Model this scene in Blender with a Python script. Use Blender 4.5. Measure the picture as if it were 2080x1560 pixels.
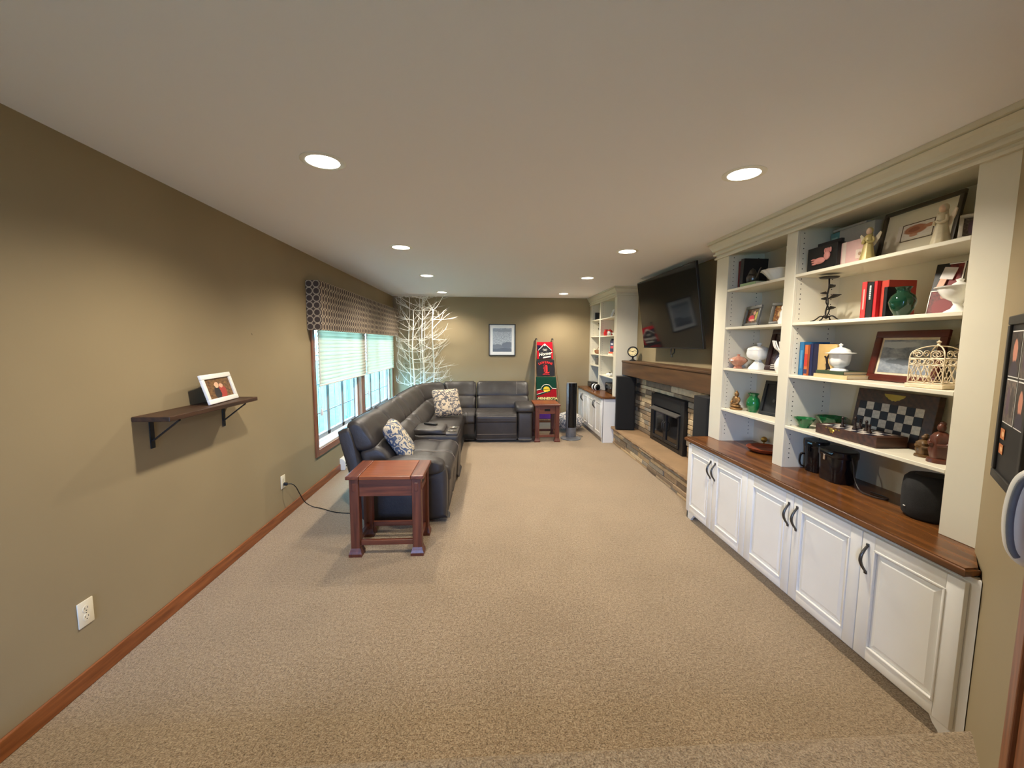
import bpy, bmesh, math, random
from mathutils import Vector, Matrix, noise

for _o in list(bpy.data.objects):
    bpy.data.objects.remove(_o)
SC = bpy.context.scene
COL = SC.collection
PI = math.pi

# ------------------------------------------------------------------ camera
def look_matrix(yaw, pitch, roll, loc):
    cy, sy, cp, sp = math.cos(yaw), math.sin(yaw), math.cos(pitch), math.sin(pitch)
    f = Vector((sy*cp, cy*cp, -sp)); r = Vector((cy, -sy, 0)); u = r.cross(f)
    cr, sr = math.cos(roll), math.sin(roll)
    r2 = r*cr + u*sr; u2 = u*cr - r*sr
    m = Matrix((r2, u2, -f)).transposed().to_4x4()
    m.translation = loc
    return m
_c = bpy.data.cameras.new('camera')
_c.sensor_width = 36.0
_c.lens = 832.62/2080*36.0
_c.clip_start = 0.02
_c.clip_end = 200
CAM = bpy.data.objects.new('camera', _c)
COL.objects.link(CAM)
CAM.matrix_world = look_matrix(0.0571, 0.0983, 0.0052, (1.8162, 0.0, 1.5581))
SC.camera = CAM

# ------------------------------------------------------------------ colour management, world
SC.view_settings.view_transform = 'Standard'
SC.view_settings.look = 'None'
SC.view_settings.exposure = EXPOSURE = 0.18
SC.view_settings.gamma = 1.0
SC.view_settings.use_curve_mapping = False
SC.cycles.use_denoising = True
SC.cycles.max_bounces = 10
SC.cycles.diffuse_bounces = 6
SC.cycles.transparent_max_bounces = 12
SC.cycles.sample_clamp_indirect = 8.0
SC.cycles.caustics_reflective = False
SC.cycles.caustics_refractive = False
W = bpy.data.worlds.new('overcast_sky')
SC.world = W
W.use_nodes = True
_bg = W.node_tree.nodes['Background']
_bg.inputs[0].default_value = (0.46, 0.62, 1.0, 1)
_bg.inputs[1].default_value = 31.0

LAMP_W = 102.0           # watts of each recessed lamp beam
LAMP_COL = (1.0, 0.90, 0.75)

# ------------------------------------------------------------------ helpers: meshes
def link(o, parent=None):
    COL.objects.link(o)
    if parent is not None:
        o.parent = parent
    return o

def tag(o, label=None, cat=None, group=None, kind=None):
    if label: o['label'] = label
    if cat: o['category'] = cat
    if group: o['group'] = group
    if kind: o['kind'] = kind
    return o

def thing(name, label, cat, loc=(0, 0, 0), rz=0.0, group=None, rx=0.0):
    o = bpy.data.objects.new(name, None)
    o.empty_display_size = 0.05
    link(o)
    o.location = loc
    o.rotation_euler = (rx, 0, rz)
    return tag(o, label, cat, group)

def uvbox(bm):
    uv = bm.loops.layers.uv.verify()
    bm.normal_update()
    for f in bm.faces:
        n = f.normal
        a = max(range(3), key=lambda i: abs(n[i]))
        for l in f.loops:
            c = l.vert.co
            l[uv].uv = (c.y, c.z) if a == 0 else ((c.x, c.z) if a == 1 else (c.x, c.y))

def mk(name, bm, mat, parent=None, smooth=None, uv=False, **kw):
    """one bmesh -> one mesh object"""
    if uv:
        uvbox(bm)
    bmesh.ops.recalc_face_normals(bm, faces=bm.faces)
    me = bpy.data.meshes.new(name)
    bm.to_mesh(me)
    bm.free()
    if mat is not None:
        me.materials.append(mat)
    if smooth is not None:
        me.shade_smooth()
        me.set_sharp_from_angle(angle=math.radians(smooth))
    o = bpy.data.objects.new(name, me)
    link(o, parent)
    return tag(o, **kw)

def B():
    return bmesh.new()

def box(bm, x0, x1, y0, y1, z0, z1, bev=0.0, seg=2, M=None):
    co = [(x, y, z) for x in (x0, x1) for y in (y0, y1) for z in (z0, z1)]
    v = [bm.verts.new(c) for c in co]
    fs = [bm.faces.new([v[i] for i in q]) for q in
          ((0, 1, 3, 2), (4, 6, 7, 5), (0, 4, 5, 1), (2, 3, 7, 6), (0, 2, 6, 4), (1, 5, 7, 3))]
    vs = v
    if bev > 0:
        es = list({e for f in fs for e in f.edges})
        r = bmesh.ops.bevel(bm, geom=es, offset=bev, segments=seg, affect='EDGES', profile=0.5)
        vs = list({x for x in r['verts']} | {x for x in v if x.is_valid})
    if M is not None:
        bmesh.ops.transform(bm, matrix=M, verts=vs)
    return bm

def BX(*a, **k):
    return box(B(), *a, **k)

def ring_faces(bm, rings, cap0=True, cap1=True, closed=True):
    n = len(rings[0])
    for a, b in zip(rings, rings[1:]):
        for i in range(n if closed else n-1):
            j = (i+1) % n
            try: bm.faces.new((a[i], a[j], b[j], b[i]))
            except ValueError: pass
    if cap0 and closed:
        try: bm.faces.new(rings[0][::-1])
        except ValueError: pass
    if cap1 and closed:
        try: bm.faces.new(rings[-1])
        except ValueError: pass

def lathe(bm, prof, n=24, c=(0, 0, 0), fr=None, M=None, sy=1.0):
    """revolve (r,z) pairs about z; fr(theta, r, z) may change the radius"""
    rings = []
    for r, z in prof:
        ring = []
        for i in range(n):
            t = 2*PI*i/n
            rr = max(r, 1e-4)
            if fr: rr = max(fr(t, rr, z), 1e-4)
            p = Vector((c[0]+rr*math.cos(t), c[1]+rr*math.sin(t)*sy, c[2]+z))
            ring.append(bm.verts.new(M @ p if M else p))
        rings.append(ring)
    ring_faces(bm, rings)
    return bm

def cyl(bm, p0, p1, r0, r1=None, n=16):
    return tube(bm, [p0, p1], [r0, r0 if r1 is None else r1], n)

def tube(bm, pts, r, n=8, closed=False):
    pts = [Vector(p) for p in pts]
    m = len(pts)
    rs = r if isinstance(r, (list, tuple)) else [r]*m
    rings = []
    up = None
    for i, p in enumerate(pts):
        if closed:
            d = (pts[(i+1) % m]-pts[i-1])
        else:
            d = (pts[min(i+1, m-1)]-pts[max(i-1, 0)])
        d = d.normalized() if d.length > 1e-9 else Vector((0, 0, 1))
        if up is None:
            up = Vector((0, 0, 1)) if abs(d.z) < 0.9 else Vector((1, 0, 0))
        a = d.cross(up)
        if a.length < 1e-6:
            a = d.cross(Vector((0, 1, 0.01)))
        a.normalize()
        b = a.cross(d).normalized()
        up = b
        rings.append([bm.verts.new(p+(a*math.cos(2*PI*k/n)+b*math.sin(2*PI*k/n))*rs[i]) for k in range(n)])
    if closed:
        rings.append(rings[0])
        ring_faces(bm, rings, False, False)
    else:
        ring_faces(bm, rings)
    return bm

def prism(bm, poly, axis, a0, a1):
    """extrude a 2-D polygon along an axis; poly holds the two other coordinates in order"""
    def P(q, a):
        if axis == 'x': return (a, q[0], q[1])
        if axis == 'y': return (q[0], a, q[1])
        return (q[0], q[1], a)
    r0 = [bm.verts.new(P(q, a0)) for q in poly]
    r1 = [bm.verts.new(P(q, a1)) for q in poly]
    ring_faces(bm, [r0, r1])
    return bm

def ellipsoid(bm, c, r, n=16, m=10):
    rings = []
    for j in range(1, m):
        t = PI*j/m
        rings.append([bm.verts.new((c[0]+r[0]*math.sin(t)*math.cos(2*PI*i/n), c[1]+r[1]*math.sin(t)*math.sin(2*PI*i/n),
                                    c[2]+r[2]*math.cos(t))) for i in range(n)])
    ring_faces(bm, rings, False, False)
    top = bm.verts.new((c[0], c[1], c[2]+r[2])); bot = bm.verts.new((c[0], c[1], c[2]-r[2]))
    for i in range(n):
        j = (i+1) % n
        bm.faces.new((top, rings[0][i], rings[0][j]))
        bm.faces.new((bot, rings[-1][j], rings[-1][i]))
    return bm

def puff(bm, sx, sy, sz, M=None, n=8, k=6.0, fn=None):
    """rounded box (superellipsoid) with half-sizes; fn(x,y,z in -1..1, Vector) may reshape"""
    bm2 = bmesh.new()
    bmesh.ops.create_cube(bm2, size=2)
    bmesh.ops.subdivide_edges(bm2, edges=bm2.edges, cuts=n-1, use_grid_fill=True)
    for v in bm2.verts:
        p = v.co
        s = (abs(p.x)**k+abs(p.y)**k+abs(p.z)**k)**(1/k)
        q = p/s
        w = Vector((q.x*sx, q.y*sy, q.z*sz))
        if fn: w = fn(q, w)
        v.co = M @ w if M else w
    me = bpy.data.meshes.new('tmp')
    bm2.to_mesh(me); bm2.free()
    bm.from_mesh(me)
    bpy.data.meshes.remove(me)
    return bm

def catmull(pts, sub=4):
    out = []
    n = len(pts)
    for i in range(n):
        p0, p1, p2, p3 = (pts[(i+j-1) % n] for j in range(4))
        for s in range(sub):
            t = s/sub
            out.append(tuple(0.5*((2*p1[k])+(-p0[k]+p2[k])*t+(2*p0[k]-5*p1[k]+4*p2[k]-p3[k])*t*t+(-p0[k]+3*p1[k]-3*p2[k]+p3[k])*t**3)
                             for k in range(len(p1))))
    return out

def spline(pts, sub=6):
    out = []
    n = len(pts)
    for i in range(n-1):
        p0, p1, p2, p3 = pts[max(i-1, 0)], pts[i], pts[i+1], pts[min(i+2, n-1)]
        for s in range(sub):
            t = s/sub
            out.append(tuple(0.5*((2*p1[k])+(-p0[k]+p2[k])*t+(2*p0[k]-5*p1[k]+4*p2[k]-p3[k])*t*t+(-p0[k]+3*p1[k]-3*p2[k]+p3[k])*t**3)
                             for k in range(len(p1))))
    out.append(tuple(pts[-1]))
    return out

def text_into(bm, s, size, M, extrude=0.0008, shear=0.0, bold=0.0, align='CENTER'):
    cu = bpy.data.curves.new('t', 'FONT')
    cu.body = s; cu.size = size; cu.extrude = extrude; cu.shear = shear; cu.offset = bold
    cu.align_x = align; cu.align_y = 'CENTER'
    cu.resolution_u = 3
    o = bpy.data.objects.new('t', cu)
    COL.objects.link(o)
    dg = bpy.context.evaluated_depsgraph_get()
    me = bpy.data.meshes.new_from_object(o.evaluated_get(dg))
    me.transform(M)
    bm.from_mesh(me)
    bpy.data.objects.remove(o); bpy.data.meshes.remove(me); bpy.data.curves.remove(cu)
    return bm

def copy_tree(o, parent=None):
    c = o.copy()
    COL.objects.link(c)
    c.parent = parent
    for ch in list(o.children):
        copy_tree(ch, c)
    return c

def T(x, y, z): return Matrix.Translation((x, y, z))
def RX(a): return Matrix.Rotation(a, 4, 'X')
def RY(a): return Matrix.Rotation(a, 4, 'Y')
def RZ(a): return Matrix.Rotation(a, 4, 'Z')

# ------------------------------------------------------------------ helpers: materials
def s2l(c):
    return tuple(((v/255)/12.92 if v/255 <= 0.04045 else ((v/255+0.055)/1.055)**2.4) for v in c)

class NT:
    def __init__(s, name):
        s.m = bpy.data.materials.new(name)
        s.m.use_nodes = True
        s.t = s.m.node_tree
        s.b = s.t.nodes['Principled BSDF']
        s.out = s.t.nodes['Material Output']
    def n(s, kind, **kw):
        x = s.t.nodes.new(kind)
        for k, v in kw.items():
            if k.startswith('i_'):
                key = k[2:]
                x.inputs[int(key) if key.isdigit() else key].default_value = v
            else:
                setattr(x, k, v)
        return x
    def l(s, a, b): s.t.links.new(a, b)
    def coord(s, kind='Object', scale=(1, 1, 1), rot=(0, 0, 0), loc=(0, 0, 0)):
        tc = s.n('ShaderNodeTexCoord'); mp = s.n('ShaderNodeMapping')
        mp.inputs['Scale'].default_value = scale; mp.inputs['Rotation'].default_value = rot; mp.inputs['Location'].default_value = loc
        s.l(tc.outputs[kind], mp.inputs[0])
        return mp.outputs[0]
    def noise(s, vec, scale, detail=3, rough=0.55):
        x = s.n('ShaderNodeTexNoise'); x.inputs['Scale'].default_value = scale
        x.inputs['Detail'].default_value = detail; x.inputs['Roughness'].default_value = rough
        s.l(vec, x.inputs['Vector'])
        return x.outputs['Fac']
    def ramp(s, fac, stops, interp='LINEAR'):
        r = s.n('ShaderNodeValToRGB'); r.color_ramp.interpolation = interp
        e = r.color_ramp.elements
        while len(e) < len(stops): e.new(0.5)
        for q, (p, c) in zip(e, stops):
            q.position = p; q.color = (*c, 1)
        s.l(fac, r.inputs[0])
        return r.outputs[0]
    def mix(s, fac, a, b, mode='MIX'):
        m = s.n('ShaderNodeMix', data_type='RGBA', blend_type=mode)
        for sock, v in ((m.inputs[0], fac), (m.inputs[6], a), (m.inputs[7], b)):
            if hasattr(v, 'is_linked'): s.l(v, sock)
            elif isinstance(v, tuple): sock.default_value = (*v, 1)[:4]
            else: sock.default_value = v
        return m.outputs[2]
    def math(s, op, a, b=None, c=None, clamp=False):
        m = s.n('ShaderNodeMath', operation=op, use_clamp=clamp)
        for i, v in enumerate((a, b, c)):
            if v is None: continue
            if hasattr(v, 'is_linked'): s.l(v, m.inputs[i])
            else: m.inputs[i].default_value = v
        return m.outputs[0]
    def bump(s, h, strength=0.3, dist=0.01):
        b = s.n('ShaderNodeBump'); b.inputs['Strength'].default_value = strength; b.inputs['Distance'].default_value = dist
        s.l(h, b.inputs['Height'])
        s.l(b.outputs[0], s.b.inputs['Normal'])
    def base(s, v):
        if hasattr(v, 'is_linked'): s.l(v, s.b.inputs['Base Color'])
        else: s.b.inputs['Base Color'].default_value = (*v, 1)
    def set(s, **k):
        for a, v in k.items():
            s.b.inputs[a.replace('_', ' ')].default_value = v
        return s

_mats = {}
def plain(name, rgb, rough=0.5, metal=0.0, spec=0.5, var=0.12, vscale=30, bump=0.0, bscale=200, **kw):
    """sRGB colour with a slight procedural mottling"""
    if name in _mats: return _mats[name]
    t = NT(name)
    c = s2l(rgb)
    v = t.coord()
    nz = t.noise(v, vscale)
    t.base(t.ramp(nz, [(0.25, tuple(x*(1-var) for x in c)), (0.75, tuple(min(1, x*(1+var)) for x in c))]))
    t.set(Roughness=rough, Metallic=metal, Specular_IOR_Level=spec)
    for k, x in kw.items():
        t.b.inputs[k.replace('_', ' ')].default_value = x
    if bump:
        t.bump(t.noise(v, bscale, 2), bump, 0.004)
    _mats[name] = t.m
    return t.m

def wood(name, dark, light, rough=0.35, axis='y', scale=1.0, bump=0.05, wave=0.12):
    if name in _mats: return _mats[name]
    t = NT(name)
    st = {'x': (1.2, 14, 14), 'y': (14, 1.2, 14), 'z': (14, 14, 1.2)}[axis]
    v = t.coord(scale=tuple(a*scale for a in st))
    a = t.noise(v, 3.0, 6, 0.6)
    w = t.n('ShaderNodeTexWave', wave_type='BANDS', bands_direction='DIAGONAL')
    w.inputs['Scale'].default_value = 1.1; w.inputs['Distortion'].default_value = 5; w.inputs['Detail'].default_value = 3
    t.l(v, w.inputs['Vector'])
    f = t.math('ADD', t.math('MULTIPLY', a, 1.0-wave), t.math('MULTIPLY', w.outputs['Fac'], wave))
    t.base(t.ramp(f, [(0.3, s2l(dark)), (0.72, s2l(light))]))
    t.set(Roughness=rough)
    t.bump(f, bump, 0.003)
    _mats[name] = t.m
    return t.m

def picture(name, bg, blobs=(), uvscale=None, bgn=6.0, rough=0.55, size=(1, 1)):
    """flat print: mottled ground with soft ellipses (u, v, ru, rv, rgb); coordinates are Generated-free UV 0..1"""
    t = NT(name)
    tc = t.n('ShaderNodeTexCoord')
    uv = tc.outputs['UV']
    nz = t.noise(uv, bgn, 4, 0.65)
    col = t.ramp(nz, [(0.3, s2l(bg[0])), (0.5, s2l(bg[1])), (0.72, s2l(bg[2]))])
    wob = t.n('ShaderNodeTexNoise'); wob.inputs['Scale'].default_value = 9; wob.inputs['Detail'].default_value = 2
    t.l(uv, wob.inputs['Vector'])
    off = t.n('ShaderNodeVectorMath', operation='MULTIPLY_ADD')
    t.l(wob.outputs['Color'], off.inputs[0]); off.inputs[1].default_value = (0.08, 0.08, 0); t.l(uv, off.inputs[2])
    for (u, v, ru, rv, rgb) in blobs:
        a = t.n('ShaderNodeVectorMath', operation='SUBTRACT'); t.l(off.outputs[0], a.inputs[0]); a.inputs[1].default_value = (u+0.04, v+0.04, 0)
        b = t.n('ShaderNodeVectorMath', operation='DIVIDE'); t.l(a.outputs[0], b.inputs[0]); b.inputs[1].default_value = (ru, rv, 1)
        z = t.n('ShaderNodeVectorMath', operation='MULTIPLY'); t.l(b.outputs[0], z.inputs[0]); z.inputs[1].default_value = (1, 1, 0)
        ln = t.n('ShaderNodeVectorMath', operation='LENGTH'); t.l(z.outputs[0], ln.inputs[0])
        m = t.n('ShaderNodeMapRange', interpolation_type='SMOOTHSTEP')
        m.inputs['From Min'].default_value = 1.12; m.inputs['From Max'].default_value = 0.88
        t.l(ln.outputs['Value'], m.inputs['Value'])
        col = t.mix(m.outputs[0], col, s2l(rgb))
    t.base(col)
    t.set(Roughness=rough)
    return t.m

def quad_uv(bm, p0, p1, p2, p3):
    """single quad with 0..1 UV, corners in order lower-left, lower-right, upper-right, upper-left"""
    uv = bm.loops.layers.uv.verify()
    vs = [bm.verts.new(p) for p in (p0, p1, p2, p3)]
    f = bm.faces.new(vs)
    for l, q in zip(f.loops, ((0, 0), (1, 0), (1, 1), (0, 1))):
        l[uv].uv = q
    return bm

def print_slab(bm, w, h, t=0.0012, M=None):
    """thin print standing in local xz, front facing -y, with UV 0..1 on it"""
    uv = bm.loops.layers.uv.verify()
    co = [(-w/2, -t, 0), (w/2, -t, 0), (w/2, -t, h), (-w/2, -t, h), (-w/2, 0, 0), (w/2, 0, 0), (w/2, 0, h), (-w/2, 0, h)]
    v = [bm.verts.new(M @ Vector(c) if M else c) for c in co]
    for q in ((0, 1, 2, 3), (5, 4, 7, 6), (0, 4, 5, 1), (3, 2, 6, 7), (0, 3, 7, 4), (1, 5, 6, 2)):
        f = bm.faces.new([v[i] for i in q])
        for l, i in zip(f.loops, q):
            c = co[i]
            l[uv].uv = (c[0]/w+0.5, c[2]/h)
    return bm

# ------------------------------------------------------------------ shared materials
def m_wall():
    t = NT('olive_wall_paint')
    v = t.coord()
    nz = t.noise(v, 1.4, 2)
    c = s2l((152, 136, 105))
    t.base(t.ramp(nz, [(0.3, tuple(x*0.95 for x in c)), (0.7, tuple(x*1.05 for x in c))]))
    t.set(Roughness=0.6, Specular_IOR_Level=0.3)
    t.bump(t.noise(v, 260, 2), 0.08, 0.002)
    return t.m
def m_ceiling():
    t = NT('white_ceiling_paint')
    v = t.coord()
    t.base(s2l((243, 243, 250)))
    t.set(Roughness=0.8, Specular_IOR_Level=0.2)
    t.bump(t.noise(v, 120, 3), 0.10, 0.002)
    return t.m
def m_carpet():
    t = NT('beige_carpet_pile')
    v = t.coord()
    fine = t.noise(v, 150, 3, 0.75)
    mid = t.noise(v, 60, 2, 0.6)
    f = t.math('ADD', t.math('MULTIPLY', fine, 0.75), t.math('MULTIPLY', mid, 0.25))
    col = t.ramp(f, [(0.34, s2l((60, 46, 32))), (0.47, s2l((145, 121, 92))), (0.60, s2l((198, 176, 145)))])
    big = t.noise(v, 2.2, 3, 0.6)
    sh = t.ramp(big, [(0.3, (0.84, 0.83, 0.81)), (0.7, (1.0, 1.0, 1.0))])
    t.base(t.mix(1.0, col, sh, 'MULTIPLY'))
    t.set(Roughness=1.0, Specular_IOR_Level=0.05, Sheen_Weight=1.0, Sheen_Roughness=0.35, Sheen_Tint=(1.0, 0.88, 0.72, 1))
    t.bump(f, 0.9, 0.012)
    return t.m
WALL = m_wall()
CEIL = m_ceiling()
CARPET = m_carpet()
CREAM = plain('cream_cabinet_paint', (230, 228, 222), 0.38, var=0.025, vscale=6)
CREAM_UP = plain('pale_green_cream_paint', (220, 214, 194), 0.42, var=0.02, vscale=6)
BASEW = wood('reddish_oak_trim', (112, 62, 30), (160, 96, 52), 0.4, 'y')
BASEWZ = wood('reddish_oak_trim_upright', (104, 60, 34), (150, 92, 54), 0.4, 'z')
WALNUT = wood('dark_walnut_counter', (70, 42, 20), (128, 80, 40), 0.25, 'y', 0.5)
MANTELW = wood('weathered_brown_beam', (56, 38, 22), (96, 66, 38), 0.45, 'y', 0.35, 0.12)
WHITEPL = plain('white_plastic', (236, 234, 226), 0.35, var=0.02)
BLACKM = plain('matt_black', (16, 16, 17), 0.5, var=0.1)
BLACKG = plain('gloss_black', (10, 10, 12), 0.12, var=0.05)
DARKMETAL = plain('dark_pewter_metal', (92, 90, 88), 0.3, metal=0.9)
BRASS = plain('aged_brass', (176, 140, 66), 0.35, metal=0.85)
VOID = plain('black_hole', (6, 6, 6), 0.9)
PAPER = plain('book_paper', (222, 208, 178), 0.8, var=0.06)
WHITEGL = plain('white_milk_glass', (240, 240, 236), 0.15, var=0.02)
# ================================================================== THE SETTING
D = 8.0          # far wall
H = 2.44
XR = 4.13        # right wall behind the built-ins
UP = 0.18        # upper floor behind the step
STEP_Y = 1.25

mk('floor', BX(-0.15, 4.3, STEP_Y-0.05, D+0.15, -0.1, 0.0), CARPET, kind='structure')
_b = B()
prism(_b, [(STEP_Y-0.02, -0.05), (STEP_Y, 0.02), (STEP_Y+0.012, UP-0.03), (STEP_Y+0.006, UP-0.008), (STEP_Y-0.012, UP), (-2.8, UP), (-2.8, -0.05)], 'x', -0.15, 4.3)
mk('floor_upper', _b, CARPET, smooth=40, kind='structure')
mk('ceiling', BX(-0.15, 4.3, -2.8, D+0.15, H, H+0.12), CEIL, kind='structure')
# left wall with the double window opening
WY0, WY1, WZ0, WZ1 = 4.385, 7.80, 0.42, 2.10
_b = B()
for a in ((-2.8, WY0, -0.1, H), (WY1, D+0.15, -0.1, H), (WY0, WY1, -0.1, WZ0), (WY0, WY1, WZ1, H)):
    box(_b, -0.15, 0.0, *a)
mk('wall_left', _b, WALL, kind='structure')
mk('wall_far', BX(-0.15, 4.3, D, D+0.15, -0.1, H), WALL, kind='structure')
mk('wall_right', BX(XR, XR+0.15, 1.466, D+0.15, -0.1, H), WALL, kind='structure')
# the wall that runs at 45 degrees beside the camera, then straight back
AC = 2.30        # x - y on its face
_b = B()
prism(_b, [(3.766, 3.766-AC), (2.86, 2.86-AC), (2.86, -2.8), (3.0, -2.8), (3.0, 0.50), (3.87, 1.36), (4.28, 1.36), (4.28, 1.466)], 'z', -0.1, H)
mk('wall_angled', _b, WALL, kind='structure')
# rear wall of the upper room with a broad window
RW = (0.12, 1.62, 0.32, 2.25)       # window in the rear wall, behind the camera
_b = B()
for a in ((-0.15, RW[0], -0.1, H), (RW[1], 3.0, -0.1, H), (RW[0], RW[1], -0.1, RW[2]), (RW[0], RW[1], RW[3], H)):
    box(_b, a[0], a[1], -2.8, -2.65, a[2], a[3])
mk('wall_rear', _b, WALL, kind='structure')

def m_glass(name, tint):
    t = NT(name)
    tr = t.n('ShaderNodeBsdfTransparent'); tr.inputs[0].default_value = tint
    gl = t.n('ShaderNodeBsdfGlossy'); gl.inputs['Roughness'].default_value = 0.02
    fr = t.n('ShaderNodeValue'); fr.outputs[0].default_value = 0.05
    mx = t.n('ShaderNodeMixShader')
    t.l(fr.outputs[0], mx.inputs[0]); t.l(tr.outputs[0], mx.inputs[1]); t.l(gl.outputs[0], mx.inputs[2])
    t.l(mx.outputs[0], t.out.inputs[0])
    return t.m
GLASS = m_glass('tinted_window_glass', (0.70, 0.97, 0.95, 1))
GLASS_R = m_glass('clear_window_glass', (0.86, 0.93, 1.0, 1))
SASHM = plain('shaded_white_sash', (150, 154, 158), 0.5, var=0.02)  # darker copy of the white vinyl: shade on the sashes put into the colour
VINYL = plain('white_vinyl_frame', (238, 238, 236), 0.4, var=0.02)

def window(n, y0, y1):
    fr = B()
    x0, x1 = -0.13, -0.045
    for a in ((y0, y0+0.045, WZ0, WZ1), (y1-0.045, y1, WZ0, WZ1), (y0, y1, WZ0, WZ0+0.06), (y0, y1, WZ1-0.045, WZ1)):
        box(fr, x0, x1, *a, bev=0.004, seg=1)
    w = mk('window_%d' % n, fr, VINYL, kind='structure')
    k = 3
    ww = (y1-y0-0.09)/k
    for i in range(k):
        a, b = y0+0.045+i*ww, y0+0.045+(i+1)*ww
        s = B()
        za, zb = WZ0+0.06, WZ1-0.045
        for q in ((a+0.004, a+0.042, za, zb), (b-0.042, b-0.004, za, zb), (a+0.004, b-0.004, za, za+0.05), (a+0.004, b-0.004, zb-0.05, zb)):
            box(s, -0.115, -0.075, *q, bev=0.003, seg=1)
        so = mk('sash', s, SASHM, w)
        mk('pane', BX(-0.099, -0.093, a+0.04, b-0.04, za+0.045, zb-0.045), GLASS, so)
        mid = (a+b)/2
        mk('muntin', BX(-0.092, -0.086, mid-0.006, mid+0.006, za+0.05, zb-0.05), SASHM, so)
        for zz in (0.765, 1.09, 1.415, 1.74):
            mk('muntin', BX(-0.092, -0.086, a+0.042, b-0.042, zz-0.006, zz+0.006), SASHM, so)
    mk('window_sill', BX(-0.045, 0.0, y0, y1, WZ0, WZ0+0.02, bev=0.004), VINYL, w)
    return w
window(1, WY0, 5.915)
window(2, 6.075, WY1)
# wooden casing and centre post
_b = BX(0.0, 0.018, WY0-0.07, WY0, WZ0-0.07, WZ1+0.07, bev=0.004)
mk('trim_1', _b, BASEWZ, kind='structure')
_b = BX(0.0, 0.018, WY1, WY1+0.07, WZ0-0.07, WZ1+0.07, bev=0.004)
mk('trim_2', _b, BASEWZ, kind='structure')
_b = BX(0.0, 0.018, WY0, WY1, WZ0-0.07, WZ0, bev=0.004)
mk('trim_3', _b, BASEW, kind='structure')
_b = BX(-0.13, 0.014, 5.915, 6.075, WZ0, WZ1, bev=0.004)
mk('trim_4', _b, BASEWZ, kind='structure')
mk('baseboard_left', BX(0.0, 0.013, STEP_Y, 4.99, 0.0, 0.085, bev=0.005), BASEW, kind='structure')
mk('baseboard_far', BX(0.0, 3.6, D-0.013, D, 0.0, 0.085, bev=0.005), wood('reddish_oak_trim_across', (112, 62, 30), (160, 96, 52), 0.4, 'x'), kind='structure')
# window in the rear wall (behind the camera)
_b = B()
for a in ((RW[0], RW[0]+0.05, RW[2], RW[3]), (RW[1]-0.05, RW[1], RW[2], RW[3]), (RW[0], RW[1], RW[2], RW[2]+0.05), (RW[0], RW[1], RW[3]-0.05, RW[3])):
    box(_b, a[0], a[1], -2.76, -2.70, a[2], a[3])
_w = mk('window_3', _b, VINYL, kind='structure')
mk('pane', BX(RW[0]+0.04, RW[1]-0.04, -2.735, -2.729, RW[2]+0.04, RW[3]-0.04), GLASS_R, _w)
for nm, loc, rot, sx, sy in (('rear', ((RW[0]+RW[1])/2, -2.79, (RW[2]+RW[3])/2), (PI/2, 0, 0), RW[1]-RW[0], RW[3]-RW[2]),
                            ('left', (-0.14, (WY0+WY1)/2, (WZ0+WZ1)/2), (0, -PI/2, 0), WZ1-WZ0, WY1-WY0)):
    la = bpy.data.lights.new('window_portal_'+nm, 'AREA')
    la.shape = 'RECTANGLE'; la.size = sx; la.size_y = sy
    la.cycles.is_portal = True
    lo = link(bpy.data.objects.new('window_portal_'+nm, la))
    lo.location = loc; lo.rotation_euler = rot
# angled wall: oak casing and door slab beyond the photo frame; local u runs along the wall towards the camera
ANG = math.radians(45)
def angled(u, off, z):
    """point u metres from (3.60,1.30) towards the camera along the angled wall, off metres in front of it"""
    s = math.sqrt(0.5)
    return (3.60-u*s-off*s, 1.30-u*s+off*s, z)
def angled_root(u, z):
    p = angled(u, 0, z)
    return p, -PI/2-PI/4       # local -y looks out of the wall, local +x points towards the camera
_p, _rz = angled_root(0.52, UP)
_o = mk('trim_5', BX(0.0, 0.07, -0.018, 0.0, 0.0, 2.05, bev=0.004), BASEWZ, kind='structure')
_o.location = _p; _o.rotation_euler = (0, 0, _rz)
_o = mk('door_1', BX(0.075, 0.50, -0.008, 0.0, 0.0, 2.03), BASEWZ, kind='structure')
_o.location = _p; _o.rotation_euler = (0, 0, _rz)
mk('doorknob', ellipsoid(B(), (0.44, -0.05, 0.80), (0.028, 0.028, 0.028)), BRASS, _o, smooth=60)

# ------------------------------------------------------------------ outside the windows
def m_lawn():
    t = NT('lawn_grass'); v = t.coord()
    t.base(t.ramp(t.noise(v, 3, 5, 0.7), [(0.3, s2l((46, 96, 52))), (0.7, s2l((78, 104, 84)))]))
    t.set(Roughness=1.0)
    return t.m
mk('lawn', BX(-40, -0.3, -2.9, 45, -0.5, -0.35), m_lawn(), kind='structure')
mk('lawn_rear', BX(-40, 30, -40, -2.95, -0.5, -0.35), bpy.data.materials['lawn_grass'], kind='structure')
LEAF = plain('shrub_leaves', (66, 92, 70), 0.8, var=0.35, vscale=14)
POSTM = plain('blue_grey_post_paint', (92, 110, 132), 0.6)
BARK = plain('grey_bark', (140, 132, 124), 0.9, var=0.3, vscale=20)
random.seed(5)
SHRUBS = [((-3.2, 6.6), 0.75, 'low round shrub on the lawn nearest the window'), ((-4.6, 8.6), 1.0, 'broad pale shrub on the lawn beyond the window'),
          ((-4.4, 11.6), 1.3, 'tall shrub at the far side of the lawn'), ((-7.5, 14.5), 1.6, 'largest bush far across the lawn')]
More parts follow.
